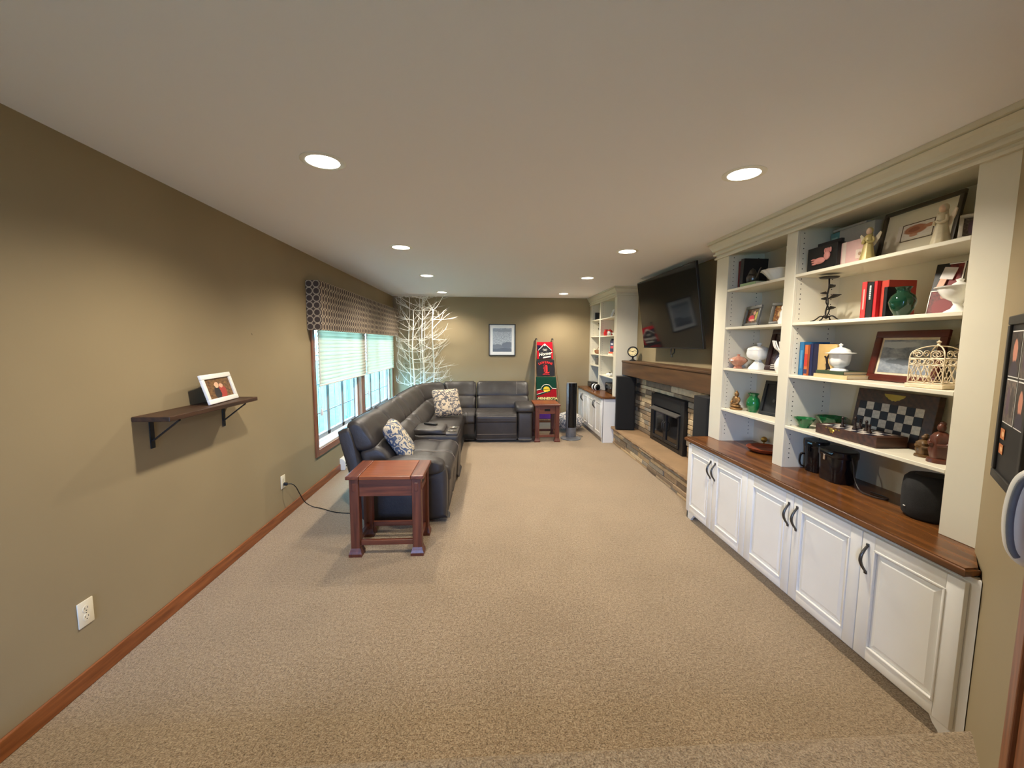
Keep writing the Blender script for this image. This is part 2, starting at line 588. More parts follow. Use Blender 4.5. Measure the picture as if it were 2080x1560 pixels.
for i, ((x, y), r, lab) in enumerate(SHRUBS):
    sh = thing('garden_shrub', lab, 'shrub', (x, y, -0.35), group='shrubs on the lawn')
    lb = B()
    for k in range(420):
        a, e = random.uniform(0, 2*PI), random.uniform(-0.1, 1.4)
        rr = r*random.uniform(0.55, 1.0)
        c = Vector((rr*math.cos(a)*math.cos(e), rr*math.sin(a)*math.cos(e), 0.25+rr*math.sin(e)*1.1))
        s = r*0.13
        d1 = Vector((random.gauss(0, 1), random.gauss(0, 1), random.gauss(0, 1))).normalized()*s
        d2 = Vector((random.gauss(0, 1), random.gauss(0, 1), random.gauss(0, 1))).normalized()*s*0.6
        vs = [lb.verts.new(q) for q in (c-d1, c+d2, c+d1, c-d2)]
        lb.faces.new(vs)
    mk('foliage', lb, LEAF, sh, kind='stuff')
    st = B()
    for k in range(5):
        a = 2*PI*k/5
        tube(st, [(0, 0, 0), (0.2*r*math.cos(a), 0.2*r*math.sin(a), 0.4*r), (0.5*r*math.cos(a), 0.5*r*math.sin(a), 0.9*r)], [0.03, 0.02, 0.008], 5)
    mk('stems', st, BARK, sh)
for i, (x, y, lab) in enumerate(((-1.6, 5.35, 'blue-grey porch post outside nearest the room corner of the window'), (-1.6, 7.55, 'blue-grey porch post outside the middle of the window'), (-1.6, 10.2, 'blue-grey porch post outside furthest along the lawn'))):
    po = thing('porch_post', lab, 'post', (x, y, -0.35), group='porch posts outside')
    mk('shaft', BX(-0.055, 0.055, -0.055, 0.055, 0.0, 2.9, bev=0.006), POSTM, po)
    mk('foot', BX(-0.08, 0.08, -0.08, 0.08, 0.0, 0.14, bev=0.006), POSTM, po)

# ------------------------------------------------------------------ recessed ceiling lamps
def m_emit(name, col, strength):
    t = NT(name)
    e = t.n('ShaderNodeEmission'); e.inputs[0].default_value = (*col, 1); e.inputs[1].default_value = strength
    t.l(e.outputs[0], t.out.inputs[0])
    return t.m
LENS = m_emit('lit_lamp_lens', (1.0, 0.92, 0.78), 14.0)
def lamp(x, y, label):
    r = thing('recessed_ceiling_light', label, 'ceiling light', (x, y, H), group='recessed ceiling lights')
    b = B()
    lathe(b, [(0.078, 0.0), (0.078, -0.004), (0.092, -0.007), (0.104, -0.002), (0.104, 0.0)], 40)
    mk('trim_ring', b, WHITEPL, r, smooth=40)
    b = B()
    lathe(b, [(0.0, -0.0045), (0.06, -0.004), (0.078, -0.002), (0.078, -0.0005), (0.0, -0.0005)], 40)
    mk('lens', b, LENS, r, smooth=40)
    ld = bpy.data.lights.new('lamp_beam', 'SPOT')
    ld.energy = LAMP_W; ld.color = LAMP_COL; ld.spot_size = math.radians(150); ld.spot_blend = 0.85; ld.shadow_soft_size = 0.045
    lo = link(bpy.data.objects.new('lamp_beam', ld), r)
    lo.location = (0, 0, -0.055)
LYS = (2.15, 3.95, 5.54, 7.30)
_nm = ('nearest', 'second', 'third', 'furthest')
for j, y in enumerate(LYS):
    lamp(1.0075, y, '%s recessed ceiling light of the row on the window side' % _nm[j])
    lamp(3.138, y, '%s recessed ceiling light of the row on the bookcase side' % _nm[j])
# ================================================================== BUILT-INS
XF, XP = 3.615, 3.795         # base fronts, upper fronts
ZC = 0.735                    # counter top
SHELF_Z = (2.012, 1.703, 1.363, 1.022)

def cab_door(parent, ya, yb, z0, z1, handle_side):
    """raised-panel door on plane x=XF facing -x; y from ya (near) to yb (far); local to the parent at world origin offset"""
    g = 0.002
    ya, yb = ya+g, yb-g
    fw = 0.062
    b = B()
    x0, x1 = -0.021, -0.001
    for q in ((ya, ya+fw, z0, z1), (yb-fw, yb, z0, z1), (ya+fw, yb-fw, z0, z0+fw), (ya+fw, yb-fw, z1-fw, z1)):
        box(b, x0, x1, *q, bev=0.003, seg=2)
    box(b, -0.012, -0.001, ya+fw-0.004, yb-fw+0.004, z0+fw-0.004, z1-fw+0.004)
    # moulding bead round the panel
    for (a0, a1, c0, c1) in ((ya+fw-0.002, ya+fw+0.008, z0+fw-0.002, z1-fw+0.002), (yb-fw-0.008, yb-fw+0.002, z0+fw-0.002, z1-fw+0.002),
                             (ya+fw, yb-fw, z0+fw-0.002, z0+fw+0.008), (ya+fw, yb-fw, z1-fw-0.008, z1-fw+0.002)):
        box(b, -0.0255, -0.012, a0, a1, c0, c1, bev=0.003, seg=2)
    d = mk('door', b, CREAM, parent, smooth=35)
    p = B()
    i = fw+0.016
    a0, a1, c0, c1 = ya+i, yb-i, z0+i, z1-i
    e = 0.022
    outer = [(-0.0125, y, z) for y, z in ((a0, c0), (a1, c0), (a1, c1), (a0, c1))]
    inner = [(-0.0205, y, z) for y, z in ((a0+e, c0+e), (a1-e, c0+e), (a1-e, c1-e), (a0+e, c1-e))]
    vo = [p.verts.new(q) for q in outer]; vi = [p.verts.new(q) for q in inner]
    vb = [p.verts.new((-0.006, q[1], q[2])) for q in outer]
    ring_faces(p, [vb, vo, vi])
    mk('door_panel', p, CREAM, d)
    hy = (ya+0.030) if handle_side == 'near' else (yb-0.030)
    zt, zb = z1-0.052, z1-0.185
    hb = B()
    pts = [(-0.021-0.033*math.sin(PI*k/12), hy, zb+(zt-zb)*k/12) for k in range(13)]
    tube(hb, pts, [0.0052+0.0022*math.sin(PI*k/12) for k in range(13)], 8)
    for z in (zt, zb):
        box(hb, -0.028, -0.020, hy-0.007, hy+0.007, z-0.008, z+0.008, bev=0.002, seg=1)
    mk('handle', hb, DARKMETAL, d, smooth=50)
    return d

def base_unit(label, y0, y1, doors, foot_near=False, foot_far=False, back=4.10, group=None, cut=False):
    """y0 near end, y1 far end; doors = [(ya, yb, handle_side)]"""
    r = thing('base_cabinet', label, 'cabinet', (XF, y0, 0), group=group)
    b = B()
    L = y1-y0
    if cut:
        prism(b, [(0.0, 0.0), (0.150, 0.150), (back-XF, 0.150), (back-XF, L), (0.0, L)], 'z', 0.072, 0.699)
        prism(b, [(0.07, 0.075), (0.145, 0.150), (back-XF, 0.150), (back-XF, L), (0.07, L)], 'z', 0.0, 0.072)
    else:
        box(b, 0.0, back-XF, 0.0, L, 0.072, 0.699)
        box(b, 0.07, back-XF, 0.0, L, 0.0, 0.072)
    mk('carcass', b, CREAM, r)
    for near, f in ((True, foot_near), (False, foot_far)):
        if not f: continue
        s = 0.0 if near else L
        d = 1 if near else -1
        poly = [(s, 0.0), (s+d*0.075, 0.0), (s+d*0.085, 0.02), (s+d*0.105, 0.035), (s+d*0.12, 0.06), (s+d*0.135, 0.0721), (s, 0.0721)]
        pb = B(); prism(pb, poly, 'x', 0.0, 0.02)
        mk('foot', pb, CREAM, r)
        if not cut:
            e0, e1 = (-0.001, 0.018) if near else (L-0.018, L+0.001)
            mk('end_panel', BX(0.0, back-XF, e0, e1, 0.0, 0.6985), CREAM, r)
    for ya, yb, hs in doors:
        cab_door(r, ya-y0, yb-y0, 0.076, 0.678, hs)
    return r
DY = [1.350, 1.774, 2.216, 2.645, 3.077, 3.486]
base_unit('near single-door cream cabinet beside the angled wall, under the long counter', 1.319, 1.774, [(DY[0], DY[1], 'far')], foot_near=True, cut=True)
base_unit('middle two-door cream cabinet under the long walnut counter', 1.774, 2.645, [(DY[1], DY[2], 'far'), (DY[2], DY[3], 'near')])
base_unit('two-door cream cabinet at the hearth end of the long counter', 2.645, 3.50, [(DY[3], DY[4], 'far'), (DY[4], DY[5], 'near')], foot_far=True)
FY = [6.275, 6.735, 7.19, 7.62, 7.985]
base_unit('two-door cream cabinet in the far corner next to the hearth', 6.285, 7.19, [(FY[0]+0.025, FY[1], 'far'), (FY[1], FY[2], 'near')], foot_near=True)
base_unit('two-door cream cabinet in the far corner against the end wall', 7.19, 7.995, [(FY[2], FY[3], 'far'), (FY[3], FY[4], 'near')])

def counter(label, poly):
    """top with an eased double edge"""
    b = B()
    prism(b, poly, 'z', 0.70, ZC)
    es = [e for e in b.edges if abs(e.verts[0].co.z-e.verts[1].co.z) < 1e-6]
    bmesh.ops.bevel(b, geom=es, offset=0.008, segments=3, affect='EDGES')
    return mk('countertop', b, WALNUT, smooth=40, label=label, cat='countertop')
counter('long dark walnut countertop under the near bookcase',
        [(3.578, 3.535), (3.578, 1.345), (3.642, 1.346), (3.762, 1.470), (4.125, 1.470), (4.125, 3.535)])
counter('short walnut countertop in the far corner beside the hearth', [(3.578, 7.995), (3.578, 6.30), (3.62, 6.26), (4.125, 6.26), (4.125, 7.995)])

CROWN = [(0.0, 2.286), (0.016, 2.286), (0.017, 2.300), (0.006, 2.305), (0.006, 2.316), (0.024, 2.321), (0.025, 2.334), (0.013, 2.339), (0.014, 2.349),
         (0.030, 2.356), (0.037, 2.374), (0.049, 2.394), (0.060, 2.408), (0.052, 2.412), (0.066, 2.417), (0.066, 2.4395), (0.0, 2.4395)]
def crown(parent, corners, ox, oy):
    """mitred moulding along corner points; corners = [(x, y, (nx, ny) outward offset per unit)]"""
    b = B()
    rings = []
    for x, y, (nx, ny) in corners:
        rings.append([b.verts.new((x+nx*d-ox, y+ny*d-oy, z)) for d, z in CROWN])
    ring_faces(b, rings)
    return mk('crown_moulding', b, CREAM_UP, parent)

def holes(parent, x0, x1, y, ny, zs, ox, oy):
    b = B()
    for x in (x0, x1):
        for z in zs:
            p0 = Vector((x-ox, y-oy, z))
            cyl(b, p0, p0+Vector((0, ny*0.0012, 0)), 0.0038, n=6)
    mk('peg_holes', b, VOID, parent, kind='stuff')

def bookcase(label, ynear, yfar, stiles, bays, crown_pts, near_open_back=None):
    """stiles: [(y0,y1)], bays: [(y0,y1,[shelf z])]"""
    ox, oy = XP, ynear
    r = thing('built_in_bookcase', label, 'bookcase', (ox, oy, ZC))
    def sub(b): bmesh.ops.translate(b, vec=(-ox, -oy, -ZC), verts=b.verts); return b
    xb = XR-0.03
    for (a, c) in stiles:
        mk('stile', sub(BX(XP, XP+0.02, a, c, ZC, 2.30, bev=0.002, seg=1)), CREAM_UP, r)
    mk('top_rail', sub(BX(XP, XP+0.02, ynear, yfar, 2.30, H-0.002)), CREAM_UP, r)
    mk('back_panel', sub(BX(xb, xb+0.012, ynear+0.06, yfar-0.01, ZC, 2.32)), CREAM_UP, r)
    mk('top_panel', sub(BX(XP+0.02, xb, ynear+0.02, yfar-0.01, 2.312, 2.33)), CREAM_UP, r)
    for (a, c, zs) in bays:
        for yy, s in ((a, -1), (c, 1)):
            lo, hi = (yy-0.022, yy) if s < 0 else (yy, yy+0.022)
            mk('side_panel', sub(BX(XP+0.02, xb, lo, hi, ZC, 2.312)), CREAM_UP, r)
        zl = [0.80+0.032*k for k in range(47)]
        hb = B()
        for yy, ny in ((a, 1), (c, -1)):
            for x in (XP+0.045, xb-0.05):
                for z in zl:
                    p0 = Vector((x, yy, z)); cyl(hb, p0, p0+Vector((0, ny*0.001, 0)), 0.0036, n=6)
        mk('peg_holes', sub(hb), VOID, r, kind='stuff')
        for z in zs:
            mk('shelf', sub(BX(XP+0.002, xb-0.001, a+0.001, c-0.001, z-0.019, z, bev=0.002, seg=1)), CREAM_UP, r)
    b = B()
    rings = []
    for x, y, (nx, ny) in crown_pts:
        rings.append([b.verts.new((x+nx*d, y+ny*d, z)) for d, z in CROWN])
    ring_faces(b, rings)
    mk('crown_moulding', sub(b), CREAM_UP, r)
    return r
NEARCASE = bookcase('tall cream bookcase full of ornaments on the long near counter', 1.468, 3.535, [(1.468, 1.626), (2.60, 2.695), (3.36, 3.535)],
    [(1.626, 2.60, SHELF_Z), (2.695, 3.36, SHELF_Z)],
    [(XP, 1.37, (-1, 0)), (XP, 3.535, (-1, 1)), (XR-0.001, 3.535, (0, 1))])
mk('end_panel', BX(0.02, XR-XP-0.001, 2.045, 2.067, 0.0, 2.30-ZC), CREAM_UP, NEARCASE)
FARCASE = bookcase('tall cream bookcase in the far corner beyond the fireplace', 6.31, 7.995, [(6.31, 6.43), (7.235, 7.30), (7.90, 7.995)],
    [(6.43, 7.235, (2.0, 1.70, 1.373, 1.02)), (7.30, 7.90, (2.006, 1.705, 1.375, 1.164))],
    [(XR-0.001, 6.31, (0, -1)), (XP, 6.31, (-1, -1)), (XP, 7.999, (-1, 0))])
mk('end_panel', BX(0.02, XR-XP-0.001, 0.0, 0.022, 0.0, 2.30-ZC), CREAM_UP, FARCASE)

# ================================================================== FIREPLACE
XS = 4.085      # stone face
MORTAR = plain('dark_recessed_joint', (52, 44, 36), 0.95, var=0.2)
STONES = [plain('ledge_stone_%s' % n, c, 0.85, var=0.22, vscale=18, bump=0.5, bscale=40) for n, c in
          (('tan', (186, 160, 122)), ('sand', (200, 178, 142)), ('brown', (154, 130, 100)), ('grey', (140, 130, 114)), ('umber', (124, 106, 84)))]
fw = mk('wall_fireplace', BX(XS+0.022, XR, 3.52, 6.30, 0.27, 1.12), MORTAR, kind='structure')
random.seed(11)
INS = (4.50, 5.45, 0.275, 0.905)
def stone_rows(parent, y0, y1, z0, z1, xf, depth, skip=None, hr=(0.042, 0.085), lr=(0.14, 0.55), names=STONES):
    z = z0
    while z < z1-0.02:
        h = min(random.uniform(*hr), z1-z)
        if z1-(z+h) < 0.03: h = z1-z
        y = y0
        while y < y1-0.01:
            l = random.uniform(*lr)
            e = min(y+l, y1)
            if y1-e < 0.08: e = y1
            parts = [(y, e)]
            if skip and z+h > skip[2]+0.005 and z < skip[3]-0.005:
                parts = []
                if y < skip[0]-0.03: parts.append((y, min(e, skip[0]-0.004)))
                if e > skip[1]+0.03: parts.append((max(y, skip[1]+0.004), e))
            for a, c in parts:
                pr = random.uniform(-0.006, 0.010)
                b = BX(xf-pr, xf+depth, a+0.003, c-0.003, z+0.003, z+h-0.003, bev=0.005, seg=1)
                mk('stone', b, random.choice(names), parent)
            y = e
        z += h
stone_rows(fw, 3.53, 6.285, 0.272, 1.10, XS, 0.025, skip=INS)
hearth = thing('hearth', 'raised stone hearth with a tan slab in front of the fireplace', 'hearth', (3.90, 4.9, 0))
b = BX(3.80-3.90, XR-0.05-3.90, 3.53-4.9, 6.275-4.9, 0.0, 0.23)
mk('core', b, MORTAR, hearth)
def stone_rows_h():
    z = 0.0
    random.seed(23)
    for h in (0.035, 0.05, 0.06, 0.04, 0.045):
        y = 3.53-random.uniform(0, 0.1)
        while y < 6.27:
            e = min(y+random.uniform(0.16, 0.62), 6.275)
            a = max(y, 3.53)
            if e-a > 0.05:
                pr = random.uniform(-0.004, 0.014)
                mk('stone', BX(3.782-pr-3.90, 3.81-3.90, a+0.003-4.9, e-0.003-4.9, z+0.002, z+h-0.003, bev=0.004, seg=1), random.choice(STONES), hearth)
            y = e
        z += h
stone_rows_h()
SLAB = plain('tan_hearth_slab', (146, 118, 86), 0.8, var=0.15, vscale=5, bump=0.3, bscale=30)
b = B()
n = 60
yy = [3.53+(6.275-3.53)*k/n for k in range(n+1)]
top = []; bot = []
random.seed(3)
fr = [3.735+random.uniform(-0.010, 0.010) for _ in yy]
rings = []
for k, y in enumerate(yy):
    j = random.uniform(-0.008, 0.008)
    rings.append([b.verts.new(q) for q in ((XS+0.02-3.9, y-4.9, 0.231), (fr[k]+0.012+j-3.9, y-4.9, 0.231), (fr[k]-3.9, y-4.9, 0.25), (fr[k]+0.006-3.9, y-4.9, 0.27), (XS+0.02-3.9, y-4.9, 0.27))])
ring_faces(b, rings)
mk('slab', b, SLAB, hearth)

# insert
ins = thing('fireplace_insert', 'black metal fireplace insert with double doors set in the stone', 'fireplace', (XS, 4.975, 0.271))
hw = (INS[1]-INS[0])/2
IBL = plain('black_iron', (22, 21, 20), 0.45, var=0.2)
b = B()
hz = INS[3]-0.271
for q in ((-hw, -hw+0.09, 0.0, hz), (hw-0.09, hw, 0.0, hz), (-hw+0.09, hw-0.09, hz-0.15, hz), (-hw+0.09, hw-0.09, 0.0, 0.05)):
    box(b, -0.045, 0.02, *q, bev=0.004, seg=1)
mk('surround', b, IBL, ins)
mk('firebox', BX(-0.008, 0.02, -hw+0.09, hw-0.09, 0.05, hz-0.15), plain('sooty_black', (9, 9, 9), 0.9), ins)
for s in (-1, 1):
    y0, y1 = (-hw+0.092, -0.003) if s < 0 else (0.003, hw-0.092)
    b = B()
    f = 0.035
    for q in ((y0, y0+f, 0.06, hz-0.19), (y1-f, y1, 0.06, hz-0.19), (y0+f, y1-f, 0.06, 0.06+f), (y0+f, y1-f, hz-0.19-f, hz-0.19)):
        box(b, -0.058, -0.030, *q, bev=0.003, seg=1)
    d = mk('door', b, IBL, ins)
    mk('pane', BX(-0.044, -0.040, y0+f, y1-f, 0.06+f, hz-0.19-f), plain('smoked_glass', (14, 13, 12), 0.08), d)
    hb = B(); tube(hb, [(-0.060, y0+0.02 if s > 0 else y1-0.02, 0.20), (-0.082, y0+0.02 if s > 0 else y1-0.02, 0.22), (-0.082, y0+0.02 if s > 0 else y1-0.02, 0.30), (-0.060, y0+0.02 if s > 0 else y1-0.02, 0.32)], 0.006, 8)
    mk('handle', hb, IBL, d, smooth=50)
b = B()
prism(b, [(-0.045, hz-0.165), (-0.105, hz-0.190), (-0.105, hz-0.200), (-0.045, hz-0.178)], 'y', -hw+0.08, hw-0.08)
mk('hood', b, plain('brushed_steel_edge', (120, 116, 110), 0.35, metal=0.7), ins)

# mantel beam
mt = thing('mantel', 'long dark brown timber mantel beam above the fireplace', 'mantel', (4.0, 4.92, 1.085))
mk('front_board', BX(3.90-4.0, 3.93-4.0, 3.545-4.92, 6.305-4.92, 0.0, 0.195, bev=0.004), MANTELW, mt)
mk('top_board', BX(3.89-4.0, XR-0.002-4.0, 3.545-4.92, 6.305-4.92, 0.196, 0.222, bev=0.005), MANTELW, mt)
mk('bottom_board', BX(3.93-4.0, XR-0.002-4.0, 3.545-4.92, 6.305-4.92, 0.004, 0.03), MANTELW, mt)

# television
tvr = thing('television', 'large black flat-screen television tilted down above the mantel', 'television', (3.904, 4.80, 1.946), rz=-PI/2+0.014)
TILT = 0.147
MT = RX(TILT)
w, h = 1.541/2, 1.541*0.5725/2
b = BX(-w, w, 0.0, 0.028, -h, h, bev=0.004); bmesh.ops.transform(b, matrix=MT, verts=b.verts)
mk('housing', b, BLACKM, tvr)
t_scr = NT('glossy_screen'); t_scr.base((0.006, 0.006, 0.007)); t_scr.set(Roughness=0.06, Specular_IOR_Level=0.22)
b = BX(-w+0.008, w-0.008, -0.0015, 0.001, -h+0.014, h-0.008); bmesh.ops.transform(b, matrix=MT, verts=b.verts)
mk('screen', b, t_scr.m, tvr)
b = BX(-w, w, -0.003, 0.001, -h, -h+0.010); bmesh.ops.transform(b, matrix=MT, verts=b.verts)
mk('lower_bezel', b, BLACKM, tvr)
b = BX(-0.25, 0.25, 0.03, 0.07, -0.2, 0.2, bev=0.005); bmesh.ops.transform(b, matrix=MT, verts=b.verts)
box(b, -0.06, 0.06, 0.07, XR-3.904-0.002, -0.10, 0.10)
mk('wall_mount', b, BLACKM, tvr)
b = B()
for s in (-1, 1):
    tube(b, spline([(0.04*s+0.02, 0.10, -0.36), (0.045*s+0.02, 0.10, -0.47), (0.03*s+0.02, 0.09, -0.50), (0.0+0.02, 0.09, -0.51), (-0.01*s+0.02, 0.09, -0.54)]), 0.007, 6)
mk('cables', b, BLACKM, tvr, smooth=60)

# clock on the mantel
ck = thing('mantel_clock', 'small round black clock with a cream dial on the mantel', 'clock', (3.99, 6.09, 1.307), rz=math.radians(-28))
b = B(); lathe(b, [(0.052, 0.0), (0.052, 0.008), (0.035, 0.016), (0.016, 0.026), (0.012, 0.045), (0.02, 0.062), (0.0, 0.066)], 24)
mk('foot', b, BLACKM, ck, smooth=40)
b = B(); lathe(b, [(0.0, -0.035), (0.060, -0.035), (0.076, -0.025), (0.080, 0.0), (0.080, 0.022), (0.074, 0.028), (0.064, 0.028), (0.062, 0.018), (0.0, 0.018)], 36, M=T(0, 0, 0.138) @ RX(PI/2))
mk('case', b, BLACKM, ck, smooth=40)
b = B(); lathe(b, [(0.0, 0.0), (0.062, 0.0), (0.062, 0.002), (0.0, 0.002)], 36, M=T(0, -0.0185, 0.138) @ RX(PI/2))
dial = mk('dial', b, plain('cream_dial', (232, 214, 160), 0.5), ck)
b = B()
for k in range(12):
    a = 2*PI*k/12
    box(b, -0.0025, 0.0025, -0.0218, -0.0205, 0.044, 0.056, M=T(0, 0, 0.138) @ RY(a))
mk('hour_marks', b, BLACKM, dial)
for a, l in ((math.radians(50), 0.034), (math.radians(-70), 0.05)):
    mk('hand', box(B(), -0.0025, 0.0025, -0.0235, -0.022, -0.008, l, M=T(0, 0, 0.138) @ RY(a)), BLACKM, ck)

# tower speakers
def speaker(label, loc, rz):
    r = thing('tower_speaker', label, 'speaker', loc, rz=rz, group='tower speakers')
    def corner(hx, hy, rad, n=5):
        pts = []
        for cx, cy, a0 in ((hx-rad, hy-rad, 0), (-hx+rad, hy-rad, 90), (-hx+rad, -hy+rad, 180), (hx-rad, -hy+rad, 270)):
            for k in range(n+1):
                a = math.radians(a0+90*k/n)
                pts.append((cx+rad*math.cos(a), cy+rad*math.sin(a)))
        return pts
    b = B(); prism(b, corner(0.135, 0.12, 0.012), 'z', 0.012, 0.80)
    mk('cabinet', b, plain('black_vinyl', (20, 20, 22), 0.5), r, smooth=40)
    b = B(); prism(b, [(x, y-0.115) for x, y in corner(0.14, 0.035, 0.033)], 'z', 0.014, 0.803)
    mk('grille', b, plain('black_grille_cloth', (12, 12, 13), 0.95, bump=0.4, bscale=500), r, smooth=40)
    for sx in (-1, 1):
        for sy in (-1, 1):
            b = B(); cyl(b, (sx*0.11, sy*0.09, 0.0), (sx*0.11, sy*0.09, 0.013), 0.014)
            mk('foot', b, BLACKM, r)
speaker('black tower speaker on the hearth below the clock end of the mantel', (3.895, 6.10, 0.271), math.radians(-14))
speaker('black tower speaker at the near end of the hearth behind the counter', (3.93, 3.672, 0.271), math.radians(-90))
# ================================================================== SECTIONAL SOFA
def m_leather():
    t = NT('charcoal_brown_leather'); v = t.coord()
    big = t.noise(v, 5, 3)
    t.base(t.ramp(big, [(0.3, s2l((46, 43, 43))), (0.7, s2l((57, 53, 51)))]))
    t.set(Roughness=0.42, Specular_IOR_Level=0.45)
    h = t.math('ADD', t.math('MULTIPLY', t.noise(v, 320, 2), 0.25), t.math('MULTIPLY', t.noise(v, 14, 4, 0.7), 0.75))
    t.bump(h, 0.28, 0.012)
    return t.m
LEATHER = m_leather()
STITCH = plain('pale_grey_stitching', (150, 140, 130), 0.8)
CHROME = plain('chrome', (215, 215, 218), 0.12, metal=1.0)
SX, SYF = 0.55, 7.24      # outermost back line of the left run (x) and of the far run (y)
sofa = thing('sectional_sofa', 'dark grey leather L-shaped reclining sectional sofa with console by the window', 'sofa', (1.0, 5.3, 0))
OFF = Vector((-1.0, -5.3, 0))

def path_left(y):
    return Vector((SX, y, 0)), Vector((1, 0, 0))
def path_far(x):
    return Vector((x, SYF, 0)), Vector((0, -1, 0))
ARC_C = Vector((1.50, 6.29, 0)); ARC_R = 0.95
def path_arc(a):          # a: 0 = end of left run, 1 = start of far run
    t = PI-a*PI/2
    d = Vector((math.cos(t), math.sin(t), 0))
    return ARC_C+d*ARC_R, -d
def path(s):
    """arc length s from y=3.45 on the left run round the corner to the far run"""
    l1 = 6.29-3.45; l2 = ARC_R*PI/2
    if s <= l1: return path_left(3.45+s)
    if s <= l1+l2: return path_arc((s-l1)/l2)
    return path_far(1.50+(s-l1-l2))
S_OF_Y = lambda y: y-3.45
S_ARC0 = 6.29-3.45; S_ARC1 = S_ARC0+ARC_R*PI/2
S_OF_X = lambda x: S_ARC1+(x-1.50)

def section(name, prof, s0, s1, rnd=0.05, sub=4, puffy=0.0, n=None, gather=0.0, seed=0, parent=sofa, mat=None, zadd=0.0):
    """loft a closed (u,z) profile along the sofa path between s0 and s1, rounding both ends"""
    pr = catmull(prof, sub)
    cu = sum(p[0] for p in pr)/len(pr); cz = sum(p[1] for p in pr)/len(pr)
    n = n or max(10, int((s1-s0)/0.06))
    ts = []
    for k in range(5):
        ts.append((rnd*(1-math.cos(PI/2*k/5)), math.sin(PI/2*(k+0.35)/5.35)))
    st = [(s0+a, f) for a, f in ts]
    inner0, inner1 = s0+rnd, s1-rnd
    st += [(inner0+(inner1-inner0)*k/n, 1.0) for k in range(n+1)]
    st += [(s1-a, f) for a, f in reversed(ts)]
    b = B(); rings = []
    L = s1-s0
    for s, f in st:
        P, N = path(s)
        q = (s-s0)/L
        bul = 1+puffy*math.sin(PI*q)
        ring = []
        shrink = 0.055*(1-f)
        for (u, z) in pr:
            du, dz = u-cu, z-cz
            m = math.hypot(du, dz) or 1
            k = (m-min(shrink, m*0.6))/m*bul
            uu, zz = cu+du*k, cz+dz*k
            w = noise.noise(Vector((s*5+seed, uu*6, zz*6)))*gather
            co = P+N*(uu+w)+Vector((0, 0, zz+w*0.5+zadd))+OFF
            ring.append(b.verts.new(co))
        rings.append(ring)
    ring_faces(b, rings)
    return mk(name, b, mat or LEATHER, parent, smooth=80)

def seam(parent, pts, r=0.003, mat=STITCH):
    b = B()
    tube(b, [Vector(p)+OFF for p in pts], r, 6)
    return mk('stitching', b, mat, parent, smooth=80)

SHELL = [(0.17, 0.045), (0.085, 0.40), (0.0, 0.77), (0.012, 0.815), (0.05, 0.835), (0.10, 0.82), (0.16, 0.60), (0.24, 0.30), (0.27, 0.045)]
BACK_UP = [(0.075, 0.72), (0.055, 0.82), (0.072, 0.880), (0.115, 0.902), (0.165, 0.892), (0.215, 0.845), (0.262, 0.770), (0.292, 0.700), (0.285, 0.655), (0.22, 0.63), (0.13, 0.64)]
BACK_LO = [(0.16, 0.62), (0.25, 0.668), (0.305, 0.675), (0.36, 0.650), (0.412, 0.590), (0.440, 0.52), (0.432, 0.455), (0.37, 0.425), (0.26, 0.43), (0.19, 0.50)]
SEAT = [(0.36, 0.33), (0.37, 0.46), (0.46, 0.485), (0.58, 0.492), (0.685, 0.480), (0.715, 0.474), (0.745, 0.480), (0.82, 0.484), (0.885, 0.468), (0.920, 0.425), (0.925, 0.37), (0.90, 0.32), (0.70, 0.30)]
FRONT = [(0.60, 0.05), (0.60, 0.36), (0.75, 0.40), (0.875, 0.395), (0.912, 0.36), (0.912, 0.24), (0.906, 0.14), (0.898, 0.065), (0.875, 0.04)]
BASEP = [(0.20, 0.03), (0.18, 0.30), (0.30, 0.42), (0.60, 0.42), (0.80, 0.38), (0.84, 0.20), (0.84, 0.03)]

# carcass under everything
section('base', BASEP, 0.02, S_OF_X(2.46), 0.03, 3, mat=plain('black_underside', (18, 18, 20), 0.8))
def backrest(s0, s1, seed, head=True):
    o = section('back_cushion', BACK_UP, s0, s1, 0.06, 4, 0.02, gather=0.012, seed=seed)
    section('lumbar_cushion', BACK_LO, s0+0.004, s1-0.004, 0.06, 4, 0.02, gather=0.010, seed=seed+3, parent=sofa)
    return o
def seat(s0, s1, seed, front=True):
    o = section('seat_cushion', SEAT, s0, s1, 0.035, 4, 0.008, gather=0.007, seed=seed)
    if front:
        section('footrest_panel', FRONT, s0+0.002, s1-0.002, 0.03, 4, 0.004, gather=0.004, seed=seed+1)
    return o
# outer shells of the back
for a, c, q in ((S_OF_Y(3.46), S_OF_Y(4.16), 0), (S_OF_Y(4.165), S_OF_Y(4.80), 1), (S_OF_Y(4.805), S_OF_Y(5.14), 2), (S_OF_Y(5.145), S_OF_X(1.60), 3), (S_OF_X(1.605), S_OF_X(2.50), 4)):
    section('back_shell', SHELL, a, c, 0.03, 3)
backrest(S_OF_Y(3.485), S_OF_Y(4.19), 1)
backrest(S_OF_Y(4.195), S_OF_Y(4.82), 2)
backrest(S_OF_Y(4.825), S_OF_Y(5.15), 3)
backrest(S_OF_Y(5.155), S_OF_Y(6.30), 4)
backrest(S_OF_Y(6.31), S_ARC0+0.62*(S_ARC1-S_ARC0), 5)
backrest(S_ARC0+0.63*(S_ARC1-S_ARC0), S_OF_X(1.60), 6)
bF = backrest(S_OF_X(1.612), S_OF_X(2.505), 7)
s1 = seat(S_OF_Y(3.60), S_OF_Y(4.075), 11)
s2 = seat(S_OF_Y(4.08), S_OF_Y(4.56), 12)
